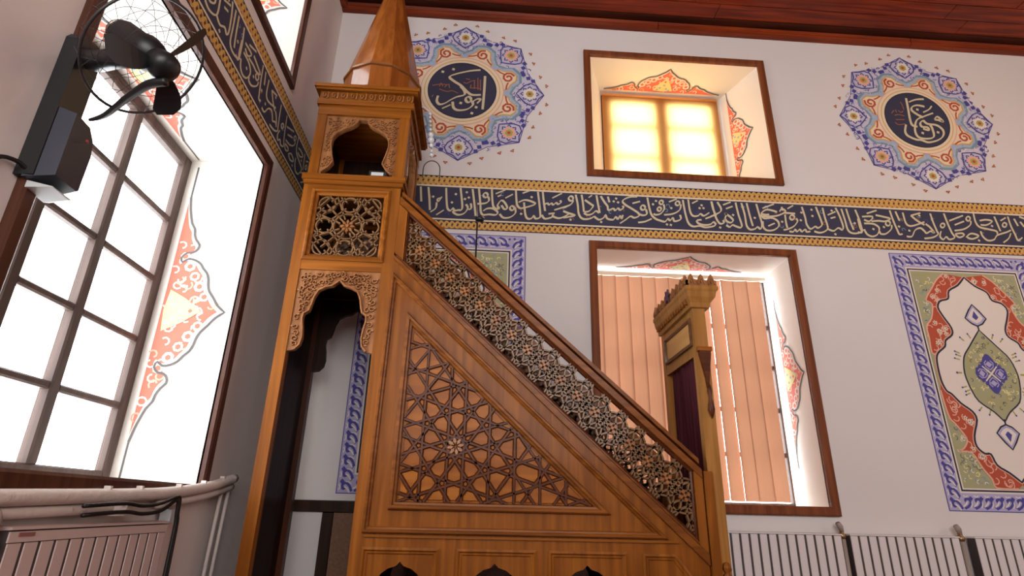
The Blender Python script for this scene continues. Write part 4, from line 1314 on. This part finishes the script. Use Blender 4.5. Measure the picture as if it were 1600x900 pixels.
# balustrades ---------------------------------------------------------
th = math.atan(.905)
ex, ez = cos(th), -sin(th)
bal = [(-.512, zb_(-.512)), (1.204, zb_(1.204)), (1.204, zt_(1.204)), (-.512, zt_(-.512))]
rg = random.Random(2)
for fn, nm in ((NF, 0), (FF, 1)):
    # lower raking rail and stringer mouldings
    mb = MB()
    mb.prism([(-.575, zb_(-.575) - .045), (1.258, zb_(1.258) - .078), (1.258, zb_(1.258) - .012), (-.575, zb_(-.575) - .012)], -.03, .018, fn, 0, .004)
    mb.prism([(-.560, zb_(-.560) - .014), (1.258, zb_(1.258) - .014), (1.258, zb_(1.258) + .004), (-.560, zb_(-.560) + .004)], -.03, .008, fn, 0, .002)
    lr = part('raking_rail', mb, HONEY_D)
    mb = MB()
    mb.prism([(-.575, zt_(-.575) - .004), (1.258, zt_(1.258) - .004), (1.258, zt_(1.258) + .058), (-.575, zt_(-.575) + .058)], -.05, .022, fn, 0, .006)
    mb.prism([(-.575, zt_(-.575) + .055), (1.258, zt_(1.258) + .055), (1.258, zt_(1.258) + .120), (-.575, zt_(-.575) + .120)], -.06, .010, fn, 0, .014)
    part('handrail', mb, HONEY_D)
    part('stile', MB().prism([(-.575, zb_(-.575)), (-.512, zb_(-.512)), (-.512, zt_(-.512)), (-.575, zt_(-.575))], -.03, .010, fn, 0, .003), HONEY)
    lf = part('lattice_frame', MB().frame(bal, [(0, -.03), (0, .004), (.006, .006), (.014, -.004), (.014, -.03)], fn), STRAP)
    mid = lambda s, t: (-.512 + ex * s - ez * t, (zb_(-.512) + zt_(-.512)) / 2 + ez * s + ex * t)
    S = []
    n = 19
    for i in range(-1, n):
        s = i * .132
        for j, off_ in ((-1, .066), (0, 0.0), (1, .066)):
            c = mid(s + off_, j * .098)
            r = .092
            S.append([*circ(c[0], c[1], r, 26), (c[0] + r, c[1])])
        for j in (-1, 1):
            a, b = mid(s - .02, j * .16), mid(s + .152, -j * .16)
            S.append([a, b])
        c = mid(s + .066, 0)
        S.append([*circ(c[0], c[1], .036, 14), (c[0] + .036, c[1])])
    f = fret_poly(bal, S, .0150, -.004, -.022, fn, FRET, lf)
    for i in range(n):
        c = mid(i * .132 + .0, 0)
        if not inside((c[0], c[1]), offset(bal, .05)):
            continue
        mb = MB()
        for k in range(4):
            a = k * pi / 2 + .3
            e = lambda r, t: (c[0] + r * cos(a) - t * sin(a), c[1] + r * sin(a) + t * cos(a))
            mb.prism([e(.002, 0), e(.022, .017), e(.040, 0), e(.022, -.017)], -.018, .002, fn, 0, .004)
        mb.prism(circ(c[0], c[1], .011, 8), -.018, .005, fn, 0, .002)
        obj('rosette', mb, CARVE, lf)
    # end post of the balustrade
    mb = MB()
    mb.prism([(1.204, zb_(1.204) - .02), (1.258, zb_(1.258) - .02), (1.258, 1.126), (1.204, zt_(1.204))], -.03, .014, fn, 0, .004)
    part('stile', mb, HONEY)
    mb = MB()
    mb.prism([(1.256, 0), (1.320, 0), (1.320, 1.118), (1.312, 1.132), (1.256, 1.132)], -.07, .020, fn, 0, .006)
    part('end_post', mb, HONEY)
    mb = MB().lathe([(.020, 0), (.026, .60), (.014, .615), (.026, .63), (.020, .66), (.004, .665)], fn(1.345, 0.0, .005), 10)
    part('corner_colonnette', mb, HONEY, smooth=True)

# steps -------------------------------------------------------------
for i in range(9):
    x = -.58 + i * .2
    z = zb_(x + .2) - .12
    mb = MB().box(x, x + .225, Y1 + .035, Y2 - .035, z - .03, z)
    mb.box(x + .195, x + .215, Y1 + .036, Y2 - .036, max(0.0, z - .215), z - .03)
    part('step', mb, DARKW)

# gate at the foot of the stairs ------------------------------------
GX0, GX1 = 1.293, 1.372
for y0, y1 in ((Y1 - .002, Y1 + .052), (Y2 - .035, Y2 + .02)):
    part('gate_post', MB().prism(RC(GX0, GX1, y0, y1), 0, 2.10, FN0), PALEOAK)
GF = lambda u, v, d: (GX0 - d, u, v)
mb = MB().box(GX0 + .004, GX1 - .004, Y1 + .05, Y2 - .034, 1.80, 2.10)
lp = part('lintel', mb, PALEOAK)
obj('lintel_panel_frame', MB().frame(RC(3.335, 3.848, 1.866, 2.045), [(0, -.004), (0, .012), (.012, .016), (.022, .004), (.022, -.003)], GF), wood('dark_oak_moulding', (120, 78, 42), (88, 54, 28), 'x'), lp)
obj('lintel_panel', MB().prism(RC(3.358, 3.825, 1.889, 2.022), -.004, .003, GF, 0, .004), wood('pale_lintel_panel', (214, 170, 104), (186, 138, 76), 'y'), lp)
mb = MB()
prof = [(0.0, 2.095), (.014, 2.10), (.016, 2.13), (.030, 2.165), (.034, 2.20), (.040, 2.215), (.040, 2.235)]
rings = []
for o, z in prof:
    k = o / .040
    rings.append([(GX0 - o, Y1 - .002 - o, z), (GX1 + .086 * k, Y1 - .002 - o, z), (GX1 + .086 * k, Y2 + .02 + o, z), (GX0 - o, Y2 + .02 + o, z)])
v = [p for r in rings for p in r]
f = [(k * 4 + i, k * 4 + (i + 1) % 4, (k + 1) * 4 + (i + 1) % 4, (k + 1) * 4 + i) for k in range(len(rings) - 1) for i in range(4)]
f += [(0, 1, 2, 3), tuple(4 * (len(rings) - 1) + i for i in range(4))]
gc = part('gate_cornice', MB().add(v, f), PALEOAK)
den = None
for i in range(13):
    y = 3.315 + i * .0495
    mb = MB().box(GX0 - .030, GX0 - .008, y, y + .026, 2.128, 2.165)
    obj('dentil', mb, HONEY_X, gc)


def crest(n, u0, u1, z0, h, fn, m):
    pts = [(u0, z0)]
    w = (u1 - u0) / n
    for i in range(n):
        a = u0 + i * w
        pts += [(a, z0 + h * .45), (a + w * .2, z0 + h * .52), (a + w * .32, z0 + h * .8), (a + w * .5, z0 + h), (a + w * .68, z0 + h * .8), (a + w * .8, z0 + h * .52)]
    pts += [(u1, z0 + h * .45), (u1, z0)]
    mb = MB().prism(pts, -.014, 0, fn)
    for i in range(n):
        c = u0 + (i + .5) * w
        mb.ribbon([(c - w * .3, z0 + h * .15), (c - w * .22, z0 + h * .4), (c, z0 + h * .62), (c + w * .22, z0 + h * .4), (c + w * .3, z0 + h * .15)], .010, .008, fn, 0, False, 0)
        mb.prism([(c, z0 + h * .2), (c + w * .1, z0 + h * .36), (c, z0 + h * .5), (c - w * .1, z0 + h * .36)], 0, .007, fn)
    return obj('cresting', mb, m, gc)


crest(9, Y1 - .036, Y2 + .056, 2.234, .085, lambda u, v, d: (GX0 - .034 - d, u, v), CARVE)
crest(3, GX0 - .034, GX1 + .080, 2.234, .085, lambda u, v, d: (u, Y1 - .036 - d, v), CARVE)
mb = MB()
for k in range(6):
    a = k * pi / 3
    mb.prism([(3.605 + .05 * cos(a + t) * (1 if t == 0 else .55), 2.285 + .05 * sin(a + t) * (1 if t == 0 else .55)) for t in (-.5, 0, .5)] + [(3.605, 2.285)], 0, .012, lambda u, v, d: (GX0 - .04 - d, u, v))
obj('crest_boss', mb, mat('aubergine_paint', (74, 44, 66), 0.6), gc)
# carved bracket and drop on the near gate post
mb = MB().prism([(1.372, 1.82), (1.372, 1.80), (1.345, 1.62), (1.335, 1.60), (1.33, 1.66), (1.315, 1.74), (1.305, 1.80), (1.305, 1.82)], 0, .028, lambda u, v, d: (u, Y1 - .002 - d, v))
br = part('gate_bracket', mb, STRAP)
obj('bracket_drop', MB().lathe([(.006, 1.62), (.014, 1.58), (.008, 1.54), (.016, 1.50), (.020, 1.47), (.010, 1.44), (.003, 1.42)], (1.345, Y1 - .02, 0), 10), STRAP, br, True)
part('bracket_cap', MB().box(1.296, 1.382, Y1 - .032, Y1 - .002, 1.82, 1.845), HONEY_X, br)

# curtain in the gate -----------------------------------------------
mb = MB()
N = 40
prof = [(3.348 + (3.845 - 3.348) * i / N, GX0 + .035 + .016 * sin(i * 1.35) + .006 * sin(i * .5)) for i in range(N + 1)]
v = [(x, y, 1.80) for y, x in prof] + [(x + .012 * sin(i * .9), y, .62) for i, (y, x) in enumerate(prof)]
mb.add(v, [(i, i + 1, N + 2 + i, N + 1 + i) for i in range(N)])
obj('curtain', mb, VELVET, smooth=True, label='dark maroon velvet curtain hanging in the pulpit gate', cat='curtain')

# small things on and by the pulpit ------------------------------------
dv = thing('loudspeaker_box', 'small black box with white front on the pulpit ledge', 'box', (-.742, 3.36, 2.912))
obj('case', MB().box(-.80, -.69, 3.325, 3.40, 2.912, 2.985), BLACKP, dv)
obj('front_strip', MB().box(-.785, -.705, 3.320, 3.326, 2.948, 2.972), GREYP, dv)

mic = thing('microphone_stand', 'thin black microphone stand rising behind the pulpit handrail', 'microphone', (-.07, 3.60, 1.77))
zs = 1.7235
mic.location.z = zs
obj('base', MB().lathe([(.07, zs), (.07, zs + .012), (.02, zs + .022), (.008, zs + .03)], (-.07, 3.60, 0), 16), BLACKP, mic, True)
obj('pole', MB().tube([(-.07, 3.60, zs + .02), (-.072, 3.60, 2.78)], .0055, 8), BLACKP, mic, True)
obj('microphone', MB().tube([(-.085, 3.60, 2.80), (-.06, 3.60, 2.812), (-.028, 3.60, 2.80)], [.014, .022, .018], 10), BLACKP, mic, True)
obj('gooseneck', MB().tube([(-.072, 3.60, 2.78), (-.076, 3.60, 2.88), (-.085, 3.60, 2.96)], .003, 6), STEEL, mic, True)

pd = thing('hanging_lamp', 'string of glass beads with a wire hoop hanging beside the tower', 'lamp', (-.43, 3.45, 3.02))
obj('bracket', MB().tube([(-.52, 3.45, 3.62), (-.49, 3.45, 3.618), (-.452, 3.45, 3.58)], .006, 6), CRYSTAL, pd, True)
pts = [(-.452, 3.45, 3.58), (-.438, 3.45, 3.52), (-.428, 3.45, 3.42), (-.418, 3.45, 3.32), (-.412, 3.45, 3.20)]
obj('cord', MB().tube(pts, .003, 6), GREYPIPE, pd, True)
for z, r, k in ((3.565, .014, 0), (3.535, .012, 0), (3.50, .012, 0), (3.465, .010, 0), (3.43, .013, 0), (3.385, .022, 1), (3.34, .026, 1), (3.295, .018, 0), (3.25, .012, 0), (3.215, .016, 0)):
    x = -.452 + (3.58 - z) * .105
    obj('bead', MB().lathe([(.002, z - r), (r * .7, z - r * .7), (r, z), (r * .7, z + r * .7), (.002, z + r)], (x, 3.45, 0), 10), CRYSTAL, pd, True)
hoop = [(-.405 + .058 * cos(t * pi / 12), 3.45, 3.10 + .07 * sin(t * pi / 12)) for t in range(0, 13)]
obj('hoop', MB().tube([(-.347, 3.45, 3.03)] + hoop + [(-.463, 3.45, 3.03)], .004, 6), mat('dark_wire', (70, 56, 50), 0.5), pd, True)

# ================================================================== wall fan
fan = thing('wall_fan', 'black wall fan with wire guard beside the left window', 'fan', (XL, 1.62, 1.80))
YZ = lambda u, v, d: (XL + .025 + d, u, v)
mb = MB().prism([(1.585, 1.82), (1.70, 1.82), (1.70, 2.355), (1.685, 2.385), (1.60, 2.385), (1.585, 2.36)], -.024, .030, YZ, 0, .006)
obj('mounting_plate', mb, BLACKP, fan)
mb = MB().prism([(1.588, 1.815), (1.715, 1.815), (1.74, 1.83), (1.745, 1.98), (1.73, 2.04), (1.69, 2.085), (1.61, 2.09), (1.588, 2.09)], 0, .080, YZ, 0, .022)
obj('control_box', mb, NAVYP, fan)
mb = MB().prism([(1.61, 1.79), (1.70, 1.785), (1.72, 1.795), (1.735, 1.815), (1.61, 1.815)], 0, .075, YZ, 0, .012)
obj('bottom_cover', mb, GREYP, fan, label='pale grey bottom cover of the fan box')
obj('pilot_lamp', MB().lathe([(.006, 0), (.006, .004), (.002, .006)], (XL + .12, 1.665, 2.0), 8, 0, 0, (1, 0, 0)), mat('red_lamp', (150, 60, 50), 0.4), fan)
HUB = Vector((-.9638, 1.3825, 2.0851))
AX = Vector((.7923, -.0533, -.6098)).normalized()
U_ = AX.orthogonal().normalized()
V_ = AX.cross(U_)
GC = Vector((-1.052, 1.418, 2.152)) + AX * 0.01
arm0 = Vector((-1.40, 1.63, 2.31))
mot = HUB - AX * .20 + Vector((0, 0.02, 0.01))
obj('arm', MB().tube([arm0, (-1.33, 1.60, 2.275), (-1.22, 1.525, 2.225), (-1.10, 1.45, 2.165)], [.034, .036, .032, .03], 10), BLACKP, fan, True)
mo = obj('motor', MB().lathe([(.012, -.215), (.036, -.208), (.046, -.185), (.048, -.11), (.054, -.085), (.048, -.05), (.028, -.025), (.012, -.02)], HUB, 16, 0, 0, AX), BLACKP, fan, True)
obj('motor_cap', MB().lathe([(.040, -.204), (.034, -.218), (.018, -.224), (.004, -.226)], HUB, 16, 0, 0, AX), STEEL, mo, True, label='shiny end cap of the motor')
hub = obj('hub', MB().lathe([(.040, -.03), (.044, 0), (.040, .022), (.020, .034), (.003, .036)], HUB, 18, 0, 0, AX), BLACKP, fan, True)


def fan_blade(target, width=.075):
    t = Vector(target) - HUB
    L = min(t.length, .165)
    r = (t - AX * t.dot(AX)).normalized()
    s = AX.cross(r)
    mb = MB()
    v, n = [], 7
    for i in range(n):
        q = i / (n - 1)
        c = HUB + r * (.03 + q * (L - .03)) + AX * (-.012 + .012 * sin(q * 3))
        w = width * (.35 + .65 * sin(min(1, q * 1.25) * pi / 2)) * (1 if q < .95 else .6)
        tw = s * cos(radians(32)) + AX * sin(radians(32))
        bend = r * 0 + s * (-.02 * q * q)
        for g in (-1, 1):
            for h in (-.0015, .0015):
                v.append(c + bend + tw * (g * w / 2) + AX.cross(tw).normalized() * h)
    f = []
    for i in range(n - 1):
        a, b = i * 4, (i + 1) * 4
        f += [(a, a + 2, b + 2, b), (a + 1, b + 1, b + 3, a + 3), (a, b, b + 1, a + 1), (a + 2, a + 3, b + 3, b + 2)]
    f += [(0, 1, 3, 2), (4 * n - 4, 4 * n - 2, 4 * n - 1, 4 * n - 3)]
    return obj('blade', MB().add(v, f), BLACKP, hub)


b0 = Vector((-.88, 1.36, 2.24))
d0 = b0 - HUB
d0 = (d0 - AX * d0.dot(AX)).normalized()
for k in range(3):
    fan_blade(HUB + (Matrix.Rotation(k * 2 * pi / 3, 3, AX) @ d0) * .165)
ring = lambda c, r, n=48: [c + (U_ * cos(2 * pi * i / n) + V_ * sin(2 * pi * i / n)) * r for i in range(n)]
GD = mat('guard_wire', (52, 50, 52), 0.4)
g = obj('guard_rim', MB().tube(ring(GC, .185), .0045, 6, 0, True), GD, fan, True)
mb = MB()
for r, a in ((.15, .022), (.11, .034), (.07, .042)):
    mb.tube(ring(GC + AX * a, r, 40), .0009, 4, 0, True)
    mb.tube(ring(GC - AX * (a + .05), r, 40), .0009, 4, 0, True)
for i in range(16):
    a = 2 * pi * i / 16
    e = U_ * cos(a) + V_ * sin(a)
    mb.tube([GC + e * .185, GC + AX * .022 + e * .15, GC + AX * .042 + e * .07], .0008, 4)
    mb.tube([GC + e * .185, GC - AX * .06 + e * .165, GC - AX * .10 + e * .06], .0008, 4)
obj('guard_wires', mb, GD, g)
pts = [HUB + AX * .02 + Vector((0, .012, -.035)), Vector((-1.0, 1.40, 2.03)), Vector((-1.08, 1.445, 2.015)), Vector((-1.18, 1.513, 1.998)), Vector((-1.262, 1.565, 2.014))]
obj('front_blade', MB().tube(cr([tuple(p) for p in pts], 4), [.013, .013, .013, .013, .013, .013, .012, .012, .011, .011, .010, .010, .009, .008, .007, .006, .005], 8), BLACKP, hub, True)
obj('fan_cable', MB().tube(cr([(XL + .03, 1.60, 1.84), (XL + .02, 1.56, 1.85), (XL + .012, 1.50, 1.82), (XL + .012, 1.44, 1.70)], 4), .007, 6), CABLE, fan, True)

# ================================================================== heating


def radiator(label, fn, u0, u1, z0, z1, n, m, group=None, head=.0, d0=.03, d1=.10):
    c = fn((u0 + u1) / 2, z0, (d0 + d1) / 2)
    t = thing('radiator', label, 'radiator', (c[0], c[1], 0.0), group)
    obj('body', MB().prism(RC(u0, u1, z0, z1 - .012), d0, d1 - .007, fn, 0, .002), GROOVE, t)
    obj('top_cap', MB().prism(RC(u0 - .002, u1 + .002, z1 - .014, z1), d0 - .004, d1 + .001, fn, 0, .003), m, t)
    if head:
        obj('header', MB().prism(RC(u0, u1, z1 - .014 - head, z1 - .013), d0, d1 - .002, fn, 0, .003), m, t)
    w = (u1 - u0) / n
    first = None
    for i in range(n):
        a = u0 + i * w
        if first is None:
            first = obj('rib', MB().prism(RC(a + .007, a + w - .007, z0 - .01, z1 - .013 - head), d1 - .0075, d1 - .004, fn, 0, .002), m, t)
        else:
            p, q = Vector(fn(u0, 0, 0)), Vector(fn(a, 0, 0))
            twin(first, 'rib', tuple(q - p), t)
    for u in (u0 + .08, u1 - .08):
        obj('foot_bracket', MB().prism(RC(u - .015, u + .015, 0, z0 + .02), d0 - .01, d0 + .03, fn), m, t)
    return t


def riser(label, u, z1, fn=BW, d=.065, m=GREYPIPE, r=.020, group=None):
    p = fn(u, 0, d)
    t = thing('heating_pipe', label, 'pipe', (p[0], p[1], 0), group)
    obj('pipe', MB().tube([fn(u, 0, d), fn(u, z1 - .08, d)], r, 12), m, t, True)
    v = obj('valve', MB().lathe([(.016, z1 - .085), (.026, z1 - .07), (.026, z1 - .05), (.014, z1 - .04), (.014, z1 - .02), (.004, z1 - .018)], (p[0], p[1], 0), 12), BRASS, t, True)
    q = fn(u - .035, z1 + .01, d)
    obj('valve_head', MB().tube([fn(u + .008, z1 - .04, d), fn(u - .004, z1 - .005, d + .005), fn(u - .022, z1 + .022, d + .01)], [.011, .020, .017], 10), GREYPIPE, v, True)
    return t


G = 'white ribbed radiators along the back wall'
radiator('white ribbed radiator immediately right of the pulpit gate', BW, 1.660, 2.500, .16, .800, 13, RADW, G)
radiator('white ribbed radiator below the gap between window and painted panel', BW, 2.552, 3.335, .16, .800, 12, RADW, G)
radiator('white ribbed radiator below the painted panel at the right edge', BW, 3.440, 4.220, .16, .800, 12, RADW, G)
riser('grey heating pipe with valve below the right corner of the lower back window', 2.518, .845)
riser('grey heating pipe with valve left of the rightmost radiator', 3.365, .845)
rl = radiator('pinkish ribbed radiator under the left window', LW, 1.925, 2.862, .18, .822, 13, RADP, None, .035, .03, .08)
obj('maker_plate', MB().prism(RC(1.962, 2.03, .792, .803), .078, .0805, LW), mat('plate_rose', (150, 96, 96), 0.5), rl)
riser('thick grey pipe left of the radiator under the left window', 1.872, .84, LW, .06)

pw = thing('wrapped_pipe', 'white wrapped pipe running under the left window', 'pipe', (XL + .04, 2.4, .86))
path = [(1.2, .878), (1.88, .900), (2.26, .912), (2.54, .922), (2.80, .934), (3.09, .958), (3.35, .992), (3.58, 1.035)]
P3 = lambda q, dz=0.0, d=.048: (XL + d, q[0], q[1] + dz)
obj('upper_pipe', MB().tube([P3(q) for q in cr(path, 4)], .026, 12), PIPEW, pw, True)
obj('lower_pipe', MB().tube([P3(q, -.046, .04) for q in cr(path[:4], 4)], .018, 10), PIPEW, pw, True)
obj('lower_pipe', MB().tube([P3(q, -.046, .04) for q in cr(path[4:], 4)], .018, 10), PIPEW, pw, True)
for y, z in ((2.40, .918), (2.62, .926), (2.95, .946), (3.2, .972), (3.42, 1.004)):
    obj('clamp', MB().box(XL + .035, XL + .06, y - .007, y + .007, z + .018, z + .034), PIPEW, pw)
obj('outlet_stub', MB().prism(RC(2.885, 2.945, .80, .875), .02, .065, LW, 0, .01), GREYP, pw, label='small white plastic box under the pipe')

cb = thing('cable_pair', 'pair of black cables clipped below the white pipe', 'cable', (XL + .08, 2.6, .5))
for k in range(2):
    o = -.030 * k
    pts = [(2.20, .880 + o), (2.45, .890 + o), (2.58, .882 + o), (2.72, .893 + o), (2.83, .918 + o * .4), (2.875 - .02 * k, .915 + o * .4), (2.885 - .02 * k, .85), (2.90 - .025 * k, .78), (2.91 - .03 * k, .45), (2.92, 0.05)]
    obj('cable', MB().tube([(XL + .098 + .004 * k, y, z) for y, z in cr(pts, 4)], .0075, 8), CABLE, cb, True)
obj('clip', MB().box(XL + .03, XL + .10, 2.454, 2.464, .845, .89), PIPEW, cb)

for k, (y, lab) in enumerate(((3.47, 'thin white pipe dropping from the wrapped pipe, nearer the left window'), (3.56, 'thin white pipe dropping from the wrapped pipe, nearer the pulpit post'))):
    obj('thin_pipe', MB().tube([(XL + .035, y, .985 + .03 * k), (XL + .03, y - .01, .6), (XL + .03, y - .03, 0.0)], .010, 8), PIPEW, smooth=True, label=lab, cat='pipe')

# low wooden panelling behind the pulpit ------------------------------
pn = thing('wall_panelling', 'low dark wood panelling with white board behind the pulpit tower', 'panelling', (-.9, YW - .02, 0))
obj('top_rail', MB().prism(RC(XL + .02, -.30, .858, .934), 0.002, .035, BW, 0, .004), DARKW, pn)
obj('stile', MB().prism(RC(-1.021, -.945, 0, .858), 0.002, .03, BW, 0, .003), DARKW, pn)
obj('white_board', MB().prism(RC(XL + .02, -1.021, 0, .858), 0.002, .012, BW), mat('white_board', (196, 192, 190), 0.6), pn, label='plain white board')
obj('brown_board', MB().prism(RC(-.945, -.30, 0, .858), 0.002, .016, BW), mat('speckled_brown', (112, 78, 56), 0.7, vary=0.5, vscale=60), pn, label='speckled brown board')
